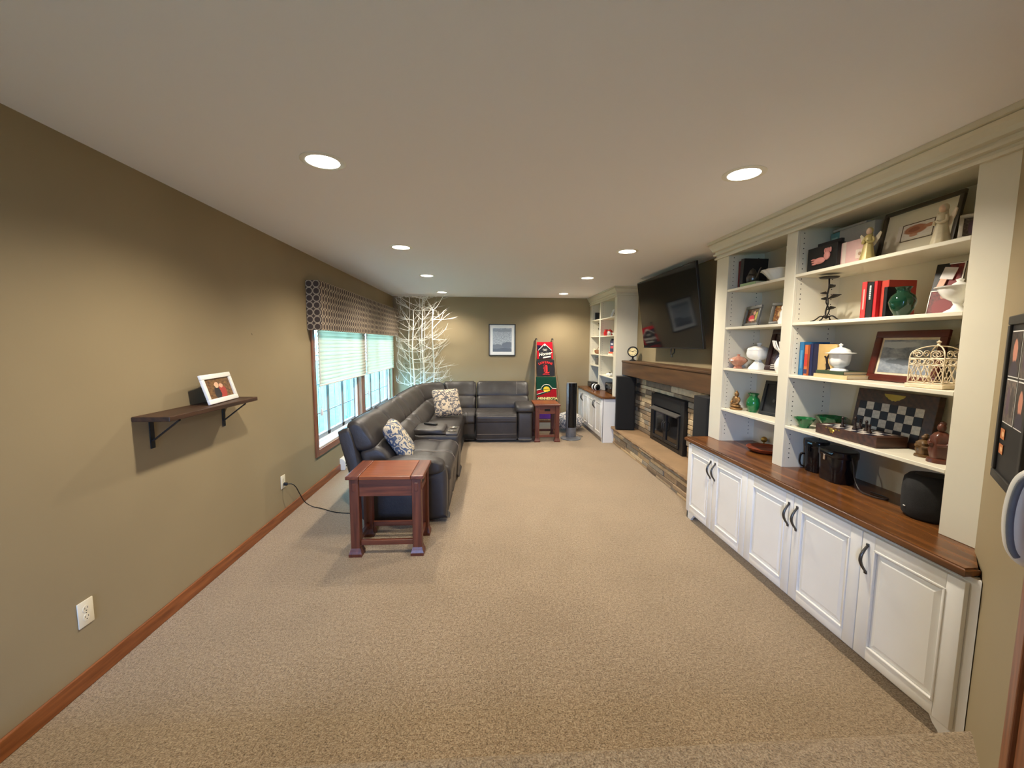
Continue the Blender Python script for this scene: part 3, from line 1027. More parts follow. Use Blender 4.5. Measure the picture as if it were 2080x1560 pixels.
# corner wedge seat: short-fronted
WSEAT = [(0.36, 0.33), (0.37, 0.46), (0.46, 0.485), (0.58, 0.492), (0.70, 0.486), (0.80, 0.475), (0.855, 0.45), (0.875, 0.40), (0.875, 0.30), (0.70, 0.30)]
WFRONT = [(0.60, 0.05), (0.60, 0.36), (0.78, 0.38), (0.855, 0.37), (0.870, 0.33), (0.868, 0.20), (0.862, 0.065), (0.84, 0.04)]
s3 = section('seat_cushion', WSEAT, S_OF_Y(4.99), S_OF_X(1.605), 0.035, 4, 0.0, n=40, gather=0.006, seed=13)
section('footrest_panel', WFRONT, S_OF_Y(4.992), S_OF_X(1.603), 0.03, 4, 0.0, n=40)
s4 = seat(S_OF_X(1.612), S_OF_X(2.27), 14)
# arms
ARM_PAD = [(0.36, 0.46), (0.36, 0.56), (0.45, 0.605), (0.62, 0.615), (0.80, 0.605), (0.895, 0.575), (0.92, 0.53), (0.90, 0.485), (0.75, 0.455), (0.5, 0.45)]
ARM_BODY = [(0.20, 0.04), (0.20, 0.45), (0.40, 0.49), (0.70, 0.49), (0.86, 0.485), (0.90, 0.44), (0.905, 0.25), (0.895, 0.06), (0.87, 0.04)]
section('arm_pad', ARM_PAD, S_OF_X(2.25), S_OF_X(2.53), 0.07, 4, 0.0, gather=0.004)
section('arm_body', ARM_BODY, S_OF_X(2.275), S_OF_X(2.505), 0.03, 4, 0.0)
LOW = [(u, z-0.035) for u, z in ARM_PAD]
section('arm_pad', [(u*0.96, z) for u, z in LOW], S_OF_Y(3.435), S_OF_Y(3.61), 0.05, 4, 0.0, gather=0.004)
section('arm_body', ARM_BODY, S_OF_Y(3.455), S_OF_Y(3.60), 0.03, 4, 0.0)
# console with lid and two cup holders
CONS = [(0.36, 0.05), (0.36, 0.50), (0.50, 0.525), (0.80, 0.525), (0.90, 0.52), (0.925, 0.49), (0.925, 0.30), (0.915, 0.07), (0.89, 0.04)]
cons = section('console', CONS, S_OF_Y(4.565), S_OF_Y(4.985), 0.02, 4, 0.0)
LID = [(0.42, 0.528), (0.42, 0.575), (0.46, 0.592), (0.70, 0.592), (0.755, 0.580), (0.765, 0.555), (0.755, 0.528)]
section('console_lid', LID, S_OF_Y(4.58), S_OF_Y(4.97), 0.025, 4, 0.0)
b = BX(SX+0.775, SX+0.915, 4.575, 4.975, 0.505, 0.548, bev=0.012, seg=3)
bmesh.ops.translate(b, vec=OFF, verts=b.verts)
mk('cup_tray', b, LEATHER, sofa, smooth=50)
for yy in (4.68, 4.87):
    b = B(); lathe(b, [(0.030, 0.0), (0.036, 0.0), (0.044, 0.004), (0.046, 0.008), (0.038, 0.009), (0.034, 0.004), (0.033, -0.02), (0.0, -0.02)], 24, c=(SX+0.845, yy, 0.5485))
    bmesh.ops.translate(b, vec=OFF, verts=b.verts)
    mk('cup_holder', b, CHROME, sofa, smooth=40)
# stitching
for s in (s1, s2):
    pass
for y0, so in ((4.075, s1), (4.555, s2)):
    seam(so, [(SX+0.60, y0-0.03, 0.492), (SX+0.72, y0-0.03, 0.480), (SX+0.84, y0-0.032, 0.486), (SX+0.905, y0-0.04, 0.462), (SX+0.931, y0-0.045, 0.42), (SX+0.930, y0-0.05, 0.36)], 0.0022)
seam(s4, [(1.63, SYF-0.928, 0.425), (1.9, SYF-0.932, 0.428), (2.25, SYF-0.928, 0.425)], 0.0022)
seam(s4, [(1.63, SYF-0.911, 0.14), (1.9, SYF-0.914, 0.14), (2.25, SYF-0.911, 0.14)], 0.002)
seam(bF, [(2.30, SYF-0.10, 0.905), (2.30, SYF-0.17, 0.897), (2.30, SYF-0.228, 0.845), (2.295, SYF-0.275, 0.77), (2.29, SYF-0.30, 0.70)], 0.002)
# piping along the crest of the back
def crest(s0, s1):
    pts = []
    k = 0
    n = max(6, int((s1-s0)/0.08))
    for i in range(n+1):
        P, N = path(s0+(s1-s0)*i/n)
        pts.append(P+N*0.098+Vector((0, 0, 0.902)))
    seam(sofa, pts, 0.005, plain('black_piping', (26, 24, 24), 0.6)).name = 'piping'
for a, c in ((S_OF_Y(3.53), S_OF_Y(4.15)), (S_OF_Y(4.24), S_OF_Y(4.78)), (S_OF_Y(5.2), S_OF_Y(6.25)), (S_OF_Y(6.36), S_ARC0+0.59*(S_ARC1-S_ARC0)), (S_ARC0+0.66*(S_ARC1-S_ARC0), S_OF_X(1.56)), (S_OF_X(1.65), S_OF_X(2.46))):
    crest(a, c)

# remote control on the console lid
rm = thing('remote_control', 'black remote control lying on the sofa console lid', 'remote', (1.13, 4.84, 0.5975), rz=math.radians(62))
mk('body', BX(-0.024, 0.024, -0.085, 0.085, 0.0, 0.017, bev=0.006), BLACKM, rm, smooth=40)
for k in range(5):
    for j in (-1, 0, 1):
        mk('button', BX(j*0.013-0.004, j*0.013+0.004, -0.055+k*0.022, -0.045+k*0.022, 0.0165, 0.019), plain('grey_buttons', (120, 120, 122), 0.5), rm)

# throw pillows
def m_floral(name, c0, c1, c2):
    t = NT(name); v = t.coord(scale=(1, 1, 1))
    n1 = t.n('ShaderNodeTexVoronoi', feature='SMOOTH_F1'); n1.inputs['Scale'].default_value = 15
    wob = t.n('ShaderNodeTexNoise'); wob.inputs['Scale'].default_value = 9; wob.inputs['Detail'].default_value = 3
    t.l(v, wob.inputs['Vector'])
    ma = t.n('ShaderNodeVectorMath', operation='MULTIPLY_ADD'); t.l(wob.outputs['Color'], ma.inputs[0]); ma.inputs[1].default_value = (0.16, 0.16, 0.16); t.l(v, ma.inputs[2])
    t.l(ma.outputs[0], n1.inputs['Vector'])
    w = t.math('SINE', t.math('MULTIPLY', n1.outputs['Distance'], 22))
    t.base(t.ramp(t.math('MULTIPLY_ADD', w, 0.5, 0.5), [(0.35, s2l(c0)), (0.5, s2l(c1)), (0.62, s2l(c2))]))
    t.set(Roughness=0.9, Specular_IOR_Level=0.1)
    t.bump(t.noise(v, 400, 1), 0.2, 0.002)
    return t.m
def pillow(label, loc, rz, tilt, w, h, th, mat):
    r = thing('throw_pillow', label, 'pillow', loc, rz=rz, group='throw pillows on the sofa')
    M = RX(-tilt) @ T(0, 0, h/2)
    def fn(q, p):
        e = (1-abs(q.x)**5)*(1-abs(q.z)**5)
        pinch = 1-0.07*(1-abs(q.x)**2)*(abs(q.z)**6)-0.0
        return Vector((p.x*(1-0.06*(1-q.z*q.z)), p.y*(0.12+0.88*max(e, 0)**0.6), p.z*(1-0.06*(1-q.x*q.x))))
    b = B(); puff(b, w/2, th/2, h/2, M, 14, 9, fn)
    mk('cover', b, mat, r, smooth=80)
    b = B()
    pts = []
    for k in range(48):
        a = 2*PI*k/48
        c, s = math.cos(a), math.sin(a)
        m = max(abs(c), abs(s))
        x, z = c/m, s/m
        kk = (abs(x)**9+abs(z)**9)**(1/9)
        x, z = x/kk, z/kk
        pts.append(M @ Vector((x*w/2*(1-0.06*(1-z*z)), 0, z*h/2*(1-0.06*(1-x*x)))))
    tube(b, pts, 0.004, 6, closed=True)
    mk('seam_cord', b, mat, r, smooth=80)
FLOR1 = m_floral('blue_floral_fabric', (84, 96, 118), (120, 124, 132), (200, 188, 164))
FLOR2 = m_floral('grey_floral_fabric', (104, 102, 104), (136, 130, 126), (206, 190, 164))
pillow('blue and cream floral pillow leaning on the near seat back beside the end table', (1.10, 3.79, 0.50), math.radians(97), math.radians(33), 0.40, 0.40, 0.15, FLOR1)
pillow('grey and cream floral pillow standing in the sofa corner', (1.245, 5.93, 0.50), math.radians(28), math.radians(24), 0.42, 0.42, 0.15, FLOR2)

# ================================================================== END TABLES
OAKR = wood('red_brown_oak_top', (104, 52, 26), (152, 84, 44), 0.32, 'y', 0.9)
OAKX = wood('red_brown_oak_rail', (78, 38, 24), (122, 66, 42), 0.35, 'x', 0.9)
OAKY = wood('red_brown_oak_side', (78, 38, 24), (122, 66, 42), 0.35, 'y', 0.9)
OAKZ = wood('red_brown_oak_leg', (74, 36, 24), (116, 62, 40), 0.35, 'z', 0.9)
def end_table(label, loc, rz):
    """short side with a drawer looks along local -y"""
    r = thing('end_table', label, 'end table', loc, rz=rz, group='oak end tables')
    hx, hy, zt = 0.2075, 0.278, 0.605
    mk('top_board', BX(-hx+0.002, hx-0.002, -hy+0.095, hy-0.095, zt-0.026, zt, bev=0.003, seg=1), OAKR, r)
    for s in (-1, 1):
        a, c = (-hy, -hy+0.093) if s < 0 else (hy-0.093, hy)
        mk('breadboard_end', BX(-hx, hx, a, c, zt-0.026, zt+0.0008, bev=0.005, seg=2), OAKX, r)
    lw = 0.033
    for sx in (-1, 1):
        for sy in (-1, 1):
            cx, cy = sx*(hx-0.048), sy*(hy-0.055)
            b = BX(cx-lw, cx+lw, cy-lw, cy+lw, 0.045, zt-0.026, bev=0.003, seg=1)
            l = mk('leg', b, OAKZ, r)
            fb = B()
            for (w0, z0), (w1, z1) in zip([(0.047, 0.0), (0.047, 0.022), (0.040, 0.040)], [(0.047, 0.022), (0.040, 0.040), (0.034, 0.062)]):
                r0 = [fb.verts.new((cx+a*w0, cy+c*w0, z0)) for a, c in ((-1, -1), (1, -1), (1, 1), (-1, 1))]
                r1 = [fb.verts.new((cx+a*w1, cy+c*w1, z1)) for a, c in ((-1, -1), (1, -1), (1, 1), (-1, 1))]
                ring_faces(fb, [r0, r1])
            mk('foot', fb, OAKZ, l)
            mk('tenon', BX(cx+sx*lw-0.004, cx+sx*lw+0.004, cy-0.012, cy+0.012, 0.49, 0.55, bev=0.002, seg=1), OAKZ, l)
            mk('tenon', BX(cx-0.012, cx+0.012, cy+sy*lw-0.004, cy+sy*lw+0.004, 0.49, 0.55, bev=0.002, seg=1), OAKZ, l)
    for sx in (-1, 1):
        cx = sx*(hx-0.048)
        mk('apron', BX(cx-0.012+sx*0.008, cx+0.012+sx*0.008, -hy+0.09, hy-0.09, 0.45, zt-0.026), OAKY, r)
        mk('stretcher', BX(cx-0.014, cx+0.014, -hy+0.09, hy-0.09, 0.075, 0.112, bev=0.002, seg=1), OAKY, r)
    for sy in (-1, 1):
        cy = sy*(hy-0.055)
        a = mk('drawer' if sy < 0 else 'apron', BX(-hx+0.083, hx-0.083, cy-0.012+sy*0.008, cy+0.012+sy*0.008, 0.45, zt-0.03), OAKX, r)
        if sy < 0:
            mk('pull_slot', BX(-0.045, 0.045, cy-0.022, cy-0.0195, 0.495, 0.53), VOID, a)
        mk('stretcher', BX(-hx+0.083, hx-0.083, cy-0.014, cy+0.014, 0.075, 0.112, bev=0.002, seg=1), OAKX, r)
end_table('red-brown oak end table in the foreground at the near end of the sofa', (1.068, 3.115, 0), PI/2)
end_table('red-brown oak end table between the far sofa arm and the tower fan', (2.745, 6.62, 0), 0.0)

# ================================================================== TOWER FAN, FLOOR CUSHION
fan = thing('tower_fan', 'slim black and silver tower fan standing on the carpet', 'fan', (3.172, 6.60, 0), rz=math.radians(8))
SILV = plain('grey_silver_plastic', (118, 120, 124), 0.35, metal=0.3)
b = B(); lathe(b, [(0.0, 0.0), (0.165, 0.0), (0.170, 0.006), (0.165, 0.014), (0.10, 0.026), (0.075, 0.036), (0.0, 0.036)], 40); mk('base', b, SILV, fan, smooth=35)
b = B(); lathe(b, [(0.078, 0.03), (0.086, 0.05), (0.088, 0.19), (0.0, 0.19)], 32, sy=0.9); mk('lower_body', b, SILV, fan, smooth=40)
b = B(); lathe(b, [(0.0, 0.19), (0.088, 0.19), (0.088, 0.90), (0.080, 0.925), (0.0, 0.93)], 32, sy=0.9); mk('column', b, SILV, fan, smooth=40)
b = B()
for k in range(14):
    a0 = math.radians(-90-50+100*k/13)
    pass
pts = [(0.0925*math.cos(math.radians(a)), 0.0925*0.9*math.sin(math.radians(a))) for a in range(-138, -41, 6)]
prism(b, pts+[(x*0.9, y*0.9) for x, y in reversed(pts)], 'z', 0.195, 0.925)
gr = mk('front_grille', b, BLACKG, fan, smooth=40)
b = B()
for k in range(11):
    a = math.radians(-128+k*7.6)
    x, y = 0.0938*math.cos(a), 0.0938*0.9*math.sin(a)
    box(b, x-0.0015, x+0.0015, y-0.002, y+0.002, 0.22, 0.86)
mk('louvres', b, BLACKM, gr)
mk('cord', tube(B(), spline([(0.12, 0.06, 0.012), (0.22, 0.06, 0.006), (0.24, 0.12, 0.006), (0.20, 0.25, 0.006), (0.26, 0.5, 0.006)]), 0.004, 6), plain('grey_cord', (110, 110, 108), 0.6), fan, smooth=60)

FLOR3 = m_floral('grey_leaf_fabric', (110, 114, 122), (158, 158, 158), (206, 200, 190))
pf = thing('round_floor_cushion', 'round grey leaf-patterned floor cushion on the carpet behind the fan', 'cushion', (3.27, 7.28, 0))
b = B(); ellipsoid(b, (0, 0, 0.165), (0.27, 0.27, 0.165), 32, 16)
for v in b.verts:
    v.co.z = max(v.co.z, 0.001)
mk('cover', b, FLOR3, pf, smooth=80)
mk('piping', tube(B(), [(0.272*math.cos(2*PI*k/40), 0.272*math.sin(2*PI*k/40), 0.165) for k in range(40)], 0.006, 6, closed=True), FLOR3, pf, smooth=80)

# ================================================================== LADDER WITH BLANKETS (local: x across, z up the ladder, -y to the room)
LEAN = math.atan2(0.66, 1.66)
LADY = 7.305
LWOOD = wood('greyed_ladder_pole', (84, 66, 46), (140, 114, 82), 0.6, 'z')
lad = thing('blanket_ladder', 'rustic pole ladder leaning on the end wall holding sports blankets', 'ladder', (2.895, LADY, 0), rx=-LEAN)
LL = 1.75
def lad_x(s): return 0.262-0.105*s/LL
for sx in (-1, 1):
    b = B()
    pts = [(sx*lad_x(s)+0.004*math.sin(s*9+sx), 0.004*math.cos(s*7), s) for s in [0.012+LL*k/16 for k in range(17)]]
    tube(b, pts, [0.021-0.004*k/16 for k in range(17)], 10)
    mk('pole', b, LWOOD, lad, smooth=60)
    b = B(); lathe(b, [(0.0, 0.0), (0.019, 0.0), (0.020, 0.02), (0.014, 0.03), (0.0, 0.032)], 12, c=(sx*lad_x(LL), 0, LL+0.005)); mk('pole_cap', b, BLACKM, lad, smooth=40)
RUNGS = (0.18, 0.53, 0.985, 1.325, 1.685)
for s in RUNGS:
    mk('rung', tube(B(), [(-lad_x(s), 0, s), (lad_x(s), 0, s)], 0.014, 10), LWOOD, lad, smooth=60)

def cloth_mat(name, rgb):
    return plain(name, rgb, 0.95, var=0.12, vscale=60, bump=0.35, bscale=350, spec=0.1)
def blanket(label, s_top, s_bot, mat, wdt, seed):
    """folded throw hung over a rung: front fall, fold over the top, back fall"""
    r = thing('folded_blanket', label, 'blanket', (2.895, LADY, 0), rx=-LEAN, group='blankets on the ladder')
    prof = []
    for k in range(9): prof.append((-0.021, s_bot+(s_top-s_bot)*k/8))
    for k in range(1, 7):
        a = PI*k/6
        prof.append((-0.021*math.cos(a), s_top+0.021*math.sin(a)))
    for k in range(1, 6): prof.append((0.021, s_top-(s_top-s_bot)*0.85*k/5))
    b = B(); nx = 12
    outer = []; inner = []
    for i, (y, s) in enumerate(prof):
        row = []; row2 = []
        for k in range(nx+1):
            x = -wdt/2+wdt*k/nx
            w = 0.003*noise.noise(Vector((x*9+seed, s*4, 0)))
            row.append(b.verts.new((x, y-w if y < 0 else y+w, s)))
            yi, si = (y+0.009, s) if i < 9 else ((y-0.009, s) if i > 14 else (y*0.5, s_top+(s-s_top)*0.5))
            row2.append(b.verts.new((x, yi-w if y < 0 else yi+w, si)))
        outer.append(row); inner.append(row2)
    for g in (outer, inner):
        for a, c in zip(g, g[1:]):
            for k in range(nx): b.faces.new((a[k], a[k+1], c[k+1], c[k]))
    for i in range(len(prof)-1):
        for k in (0, nx): b.faces.new((outer[i][k], outer[i+1][k], inner[i+1][k], inner[i][k]))
    for i in (0, len(prof)-1):
        for k in range(nx): b.faces.new((outer[i][k], outer[i][k+1], inner[i][k+1], inner[i][k]))
    body = mk('cloth', b, mat, r, smooth=60)
    return r, body
FYB = -0.026     # y of the printed faces
def flat(bm, poly, y=FYB, t=0.0012):
    return prism(bm, poly, 'y', y-t, y)
def flat_mk(name, parent, mat, polys, y=FYB):
    b = B()
    for p in polys: flat(b, p, y)
    return mk(name, b, mat, parent)
RED = cloth_mat('blanket_red', (196, 24, 40)); CHAR = cloth_mat('blanket_charcoal', (44, 44, 48)); NAVY = cloth_mat('blanket_navy', (36, 28, 54))
CRM = cloth_mat('blanket_cream', (226, 220, 204)); GRN = cloth_mat('blanket_forest_green', (22, 60, 46)); YEL = cloth_mat('blanket_gold', (226, 190, 60)); DRED = cloth_mat('blanket_maroon', (150, 24, 34))
PUR = cloth_mat('blanket_purple', (74, 40, 110)); BRN = cloth_mat('blanket_brown', (84, 34, 28))
def tM(x, s, y=FYB): return T(x, y-0.001, s) @ RX(PI/2)
# 1 red, home-plate emblem
r, c = blanket('red blanket with a charcoal home-plate emblem on the ladder top rung', 1.690, 1.358, RED, 0.300, 1)
flat_mk('emblem', c, CHAR, [[(-0.12, 1.36), (0.12, 1.36), (0.12, 1.54), (0.0, 1.66), (-0.12, 1.54)]])
flat_mk('corner_patch', c, NAVY, [[(-0.145, 1.515), (-0.085, 1.585), (-0.05, 1.63), (-0.145, 1.64)]])
flat_mk('emblem_border', c, CRM, [[(-0.128, 1.525), (-0.128, 1.540), (0.0, 1.672), (0.0, 1.655)], [(0.128, 1.525), (0.128, 1.540), (0.0, 1.672), (0.0, 1.655)],
                                  [(0, 1.664), (0.022, 1.640), (0, 1.614), (-0.022, 1.640)]], FYB-0.0015)
flat_mk('crossed_bats', c, CRM, [[(-0.03, 1.56), (-0.025, 1.565), (0.03, 1.52), (0.025, 1.515)], [(0.03, 1.56), (0.025, 1.565), (-0.03, 1.52), (-0.025, 1.515)],
                                 [(-0.045, 1.54), (-0.035, 1.548), (-0.025, 1.54), (-0.035, 1.532)], [(0.045, 1.54), (0.035, 1.548), (0.025, 1.54), (0.035, 1.532)]], FYB-0.0015)
b = B(); text_into(b, 'Homer', 0.086, T(0, FYB-0.002, 1.458) @ RY(math.radians(-9)) @ RX(PI/2), 0.0008, 0.35, 0.0022); mk('lettering', b, CRM, c)
flat_mk('underline_bar', c, CRM, [[(-0.045, 1.368), (0.105, 1.392), (0.105, 1.42), (-0.035, 1.396)]], FYB-0.0015)
# 2 charcoal LUVERNE L
r, c = blanket('charcoal blanket with red LUVERNE lettering and a large L on the ladder', 1.326, 1.018, CHAR, 0.335, 2)
LR = cloth_mat('lettering_red', (214, 58, 60))
b = B()
for i, ch in enumerate('LUVERNE'):
    a = (i-3)*0.16
    text_into(b, ch, 0.062, T(math.sin(a)*0.255, FYB-0.0015, 1.293-(1-math.cos(a))*0.255-0.008) @ RY(a) @ RX(PI/2), 0.0008, 0, 0.002)
mk('lettering', b, LR, c)
flat_mk('emblem', c, LR, [[(-0.05, 1.223), (0.0, 1.233), (-0.005, 1.218), (-0.005, 1.088), (-0.03, 1.073), (-0.05, 1.063), (0.055, 1.068), (0.075, 1.098), (0.05, 1.090), (0.022, 1.088), (0.022, 1.218), (0.04, 1.233), (-0.03, 1.238)],
                          [(-0.035, 1.208), (-0.022, 1.203), (-0.022, 1.103), (-0.035, 1.093)], [(-0.055, 1.173), (-0.035, 1.178), (-0.035, 1.158)], [(0.028, 1.218), (0.036, 1.213), (0.036, 1.103), (0.028, 1.098)]], FYB-0.0015)
flat_mk('motto_line', c, LR, [[(-0.06+k*0.012, 1.04), (-0.052+k*0.012, 1.04), (-0.052+k*0.012, 1.052), (-0.06+k*0.012, 1.052)] for k in range(11)], FYB-0.0015)
# 3 green / gold / red MINNESOTA
r, c = blanket('green blanket with a gold sun landscape and MINNESOTA lettering on the ladder', 0.985, 0.525, GRN, 0.375, 3)
hill = [(-0.185, 0.735), (-0.10, 0.755), (-0.085, 0.80), (-0.045, 0.835), (0.0, 0.845), (0.05, 0.835), (0.085, 0.80), (0.105, 0.77), (0.185, 0.765)]
flat_mk('hill_outline', c, CRM, [[p, q, (q[0], q[1]+0.012), (p[0], p[1]+0.012)] for p, q in zip(hill, hill[1:])], FYB-0.002)
flat_mk('hill', c, GRN, [[(-0.07, 0.735), (0.07, 0.745), (0.05, 0.82), (0.0, 0.838), (-0.05, 0.82)]], FYB-0.001)
flat_mk('red_field', c, DRED, [[(-0.185, 0.60), (0.185, 0.60), (0.185, 0.755), (0.10, 0.76), (0.075, 0.735), (-0.075, 0.72), (-0.09, 0.745), (-0.185, 0.725)]])
flat_mk('sun', c, YEL, [[(0.062*math.cos(2*PI*k/28), 0.748+0.062*math.sin(2*PI*k/28)) for k in range(28)]], FYB-0.0025)
flat_mk('stream', c, GRN, [[(-0.185, 0.655), (-0.1, 0.68), (0.0, 0.708), (0.068, 0.722), (0.068, 0.705), (0.0, 0.69), (-0.1, 0.652), (-0.185, 0.632)], [(-0.06, 0.752), (0.06, 0.762), (0.06, 0.754), (-0.06, 0.744)]], FYB-0.0035)
flat_mk('stream_line', c, CRM, [[(-0.185, 0.662), (-0.1, 0.688), (-0.02, 0.712), (-0.02, 0.705), (-0.1, 0.68), (-0.185, 0.652)]], FYB-0.004)
flat_mk('base_band', c, GRN, [[(-0.185, 0.530), (0.185, 0.530), (0.185, 0.602), (-0.185, 0.602)]], FYB-0.0012)
b = B(); text_into(b, 'MINNESOTA', 0.062, tM(0.018, 0.578, FYB-0.002), 0.0008, 0, 0.002); mk('lettering', b, cloth_mat('lettering_cream_gold', (240, 220, 150)), c)
flat_mk('side_mark', c, CRM, [[(-0.18, 0.555), (-0.165, 0.595), (-0.155, 0.60), (-0.165, 0.56)]], FYB-0.002)
# 4 purple and gold, low
r, c = blanket('purple and gold blanket folded on the lowest rungs of the ladder', 0.50, 0.20, PUR, 0.41, 4)
flat_mk('gold_band', c, YEL, [[(-0.2, 0.375), (0.2, 0.375), (0.2, 0.44), (-0.2, 0.44)]])
# ================================================================== LEFT WALL: valance, shades, heater, outlets, shelf
def m_trellis():
    t = NT('trellis_circle_fabric')
    tc = t.n('ShaderNodeTexCoord'); uv = tc.outputs['UV']
    sc = t.n('ShaderNodeVectorMath', operation='MULTIPLY'); t.l(uv, sc.inputs[0]); sc.inputs[1].default_value = (1/0.070, 1/0.0705, 0)
    fr = t.n('ShaderNodeVectorMath', operation='FRACTION'); t.l(sc.outputs[0], fr.inputs[0])
    sb = t.n('ShaderNodeVectorMath', operation='SUBTRACT'); t.l(fr.outputs[0], sb.inputs[0]); sb.inputs[1].default_value = (0.5, 0.5, 0)
    ln = t.n('ShaderNodeVectorMath', operation='LENGTH'); t.l(sb.outputs[0], ln.inputs[0])
    d = t.math('ABSOLUTE', t.math('SUBTRACT', ln.outputs['Value'], 0.46))
    m = t.n('ShaderNodeMapRange', interpolation_type='SMOOTHSTEP'); m.inputs['From Min'].default_value = 0.085; m.inputs['From Max'].default_value = 0.05
    t.l(d, m.inputs['Value'])
    v = t.coord()
    dark = t.ramp(t.noise(v, 300, 2), [(0.3, s2l((62, 50, 46))), (0.7, s2l((84, 70, 62)))])
    t.base(t.mix(m.outputs[0], dark, s2l((176, 160, 138))))
    t.set(Roughness=0.8)
    t.bump(t.noise(v, 500, 1), 0.2, 0.002)
    return t.m
TREL = m_trellis()
val = thing('window_valance', 'boxy brown valance with a trellis circle pattern above the window', 'valance', (0.0, 6.04, 1.682))
VY0, VY1 = 4.247-6.04, 7.845-6.04
mk('front_board', BX(0.128, 0.142, VY0, VY1, 0.0, 0.492, bev=0.004), TREL, val, uv=True)
mk('end_board', BX(0.002, 0.128, VY0, VY0+0.014, 0.0, 0.492, bev=0.003), TREL, val, uv=True)
mk('end_board', BX(0.002, 0.128, VY1-0.014, VY1, 0.0, 0.492, bev=0.003), TREL, val, uv=True)
mk('dust_board', BX(0.002, 0.128, VY0+0.014, VY1-0.014, 0.474, 0.488), TREL, val, uv=True)

def m_shade():
    t = NT('sheer_shade_fabric')
    d = t.n('ShaderNodeBsdfDiffuse'); d.inputs[0].default_value = (0.72, 0.70, 0.62, 1)
    tr = t.n('ShaderNodeBsdfTranslucent'); tr.inputs[0].default_value = (0.80, 0.72, 0.58, 1)
    mx = t.n('ShaderNodeMixShader'); mx.inputs[0].default_value = 0.42
    t.l(d.outputs[0], mx.inputs[1]); t.l(tr.outputs[0], mx.inputs[2]); t.l(mx.outputs[0], t.out.inputs[0])
    return t.m
SHADE = m_shade()
def shade(label, y0, y1):
    r = thing('pleated_blind', label, 'blind', (0.03, (y0+y1)/2, 1.10), group='pleated window blinds')
    hw = (y1-y0)/2
    n = 14
    hgt = 0.60/n
    b = B()
    prof = [(0.0, 0.0), (0.010, 0.004), (0.014, hgt*0.5), (0.006, hgt*1.10), (0.003, hgt*1.10), (0.010, hgt*0.5), (0.007, 0.007), (0.0, 0.003)]
    prism(b, prof, 'y', -hw, hw)
    first = mk('shade_fold', b, SHADE, r)
    first.location = (0, 0, 0.012)
    for k in range(1, n):
        c = first.copy(); COL.objects.link(c); c.parent = r
        c.location = (0, 0, 0.012+hgt*k)
    mk('bottom_rail', BX(0.0, 0.016, -hw, hw, -0.006, 0.012, bev=0.004), WHITEPL, r)
    mk('head_rail', BX(-0.01, 0.03, -hw, hw, 0.612, 0.66, bev=0.004), WHITEPL, r)
    mk('pull_cord', tube(B(), [(0.026, -hw-0.012, 0.66), (0.026, -hw-0.012, 0.2), (0.026, -hw-0.010, -0.24)], 0.0035, 6), WHITEPL, r)
    b = B(); lathe(b, [(0.0, 0.0), (0.013, 0.0), (0.015, 0.03), (0.008, 0.07), (0.0, 0.075)], 12, c=(0.026, -hw-0.010, -0.31)); mk('tassel', b, WHITEPL, r, smooth=40)
shade('pleated sheer window blind half lowered, nearer the camera', 4.40, 6.05)
shade('pleated sheer window blind half lowered, next to the corner branches', 6.10, 7.80)

ht = thing('baseboard_heater', 'white metal baseboard heater under the window behind the sofa', 'heater', (0.0, 5.0, 0.0))
b = B(); prism(b, [(0.0, 0.005), (0.06, 0.005), (0.066, 0.03), (0.062, 0.11), (0.03, 0.145), (0.0, 0.148)], 'y', 0.0, 2.6); mk('cover', b, WHITEPL, ht)
for k in range(30):
    for z in (0.052, 0.088):
        mk('vent_slot', BX(0.062, 0.0672, 0.02+k*0.085, 0.085+k*0.085, z-0.008, z+0.008), VOID, ht)

def outlet(label, y, z):
    r = thing('wall_outlet', label, 'outlet', (0.0, y, z), group='wall outlets')
    mk('plate', BX(0.0, 0.006, -0.036, 0.036, -0.0585, 0.0585, bev=0.003), plain('ivory_plastic', (232, 222, 196), 0.4, var=0.02), r, smooth=40)
    for s in (-1, 1):
        b = B(); lathe(b, [(0.0, 0.0), (0.0165, 0.0), (0.0165, 0.0015), (0.0, 0.0015)], 20, M=T(0.006, 0, s*0.0195) @ RY(PI/2), sy=0.92)
        f = mk('receptacle', b, plain('ivory_plastic', (232, 222, 196), 0.4, var=0.02), r)
        for q in ((-0.0075, 0.004), (0.006, 0.004)):
            mk('slot', BX(0.0072, 0.0078, q[0], q[0]+0.002, s*0.0195-0.001, s*0.0195+0.008), VOID, f)
        mk('slot', BX(0.0072, 0.0078, -0.0025, 0.0025, s*0.0195-0.010, s*0.0195-0.006), VOID, f)
    mk('screw', BX(0.006, 0.0068, -0.002, 0.002, -0.002, 0.002), DARKMETAL, r)
outlet('cream wall outlet low on the left wall in the foreground, empty', 1.842, 0.342)
outlet('cream wall outlet on the left wall with a black cord plugged in', 3.625, 0.333)
cord = thing('power_cord', 'black power cord running from the wall outlet to the sofa', 'cord', (0.0, 3.625, 0.0))
b = BX(0.0085, 0.04, -0.010, 0.010, 0.300, 0.326, bev=0.004); mk('plug', b, BLACKM, cord, smooth=40)
pts = spline([(0.04, 0.0, 0.313), (0.07, 0.02, 0.305), (0.085, 0.06, 0.26), (0.09, 0.12, 0.17), (0.10, 0.19, 0.07), (0.15, 0.23, 0.010), (0.25, 0.19, 0.006), (0.38, 0.11, 0.006), (0.52, 0.07, 0.006), (0.66, 0.07, 0.006)])
mk('cable', tube(B(), pts, 0.0042, 6), BLACKM, cord, smooth=60)

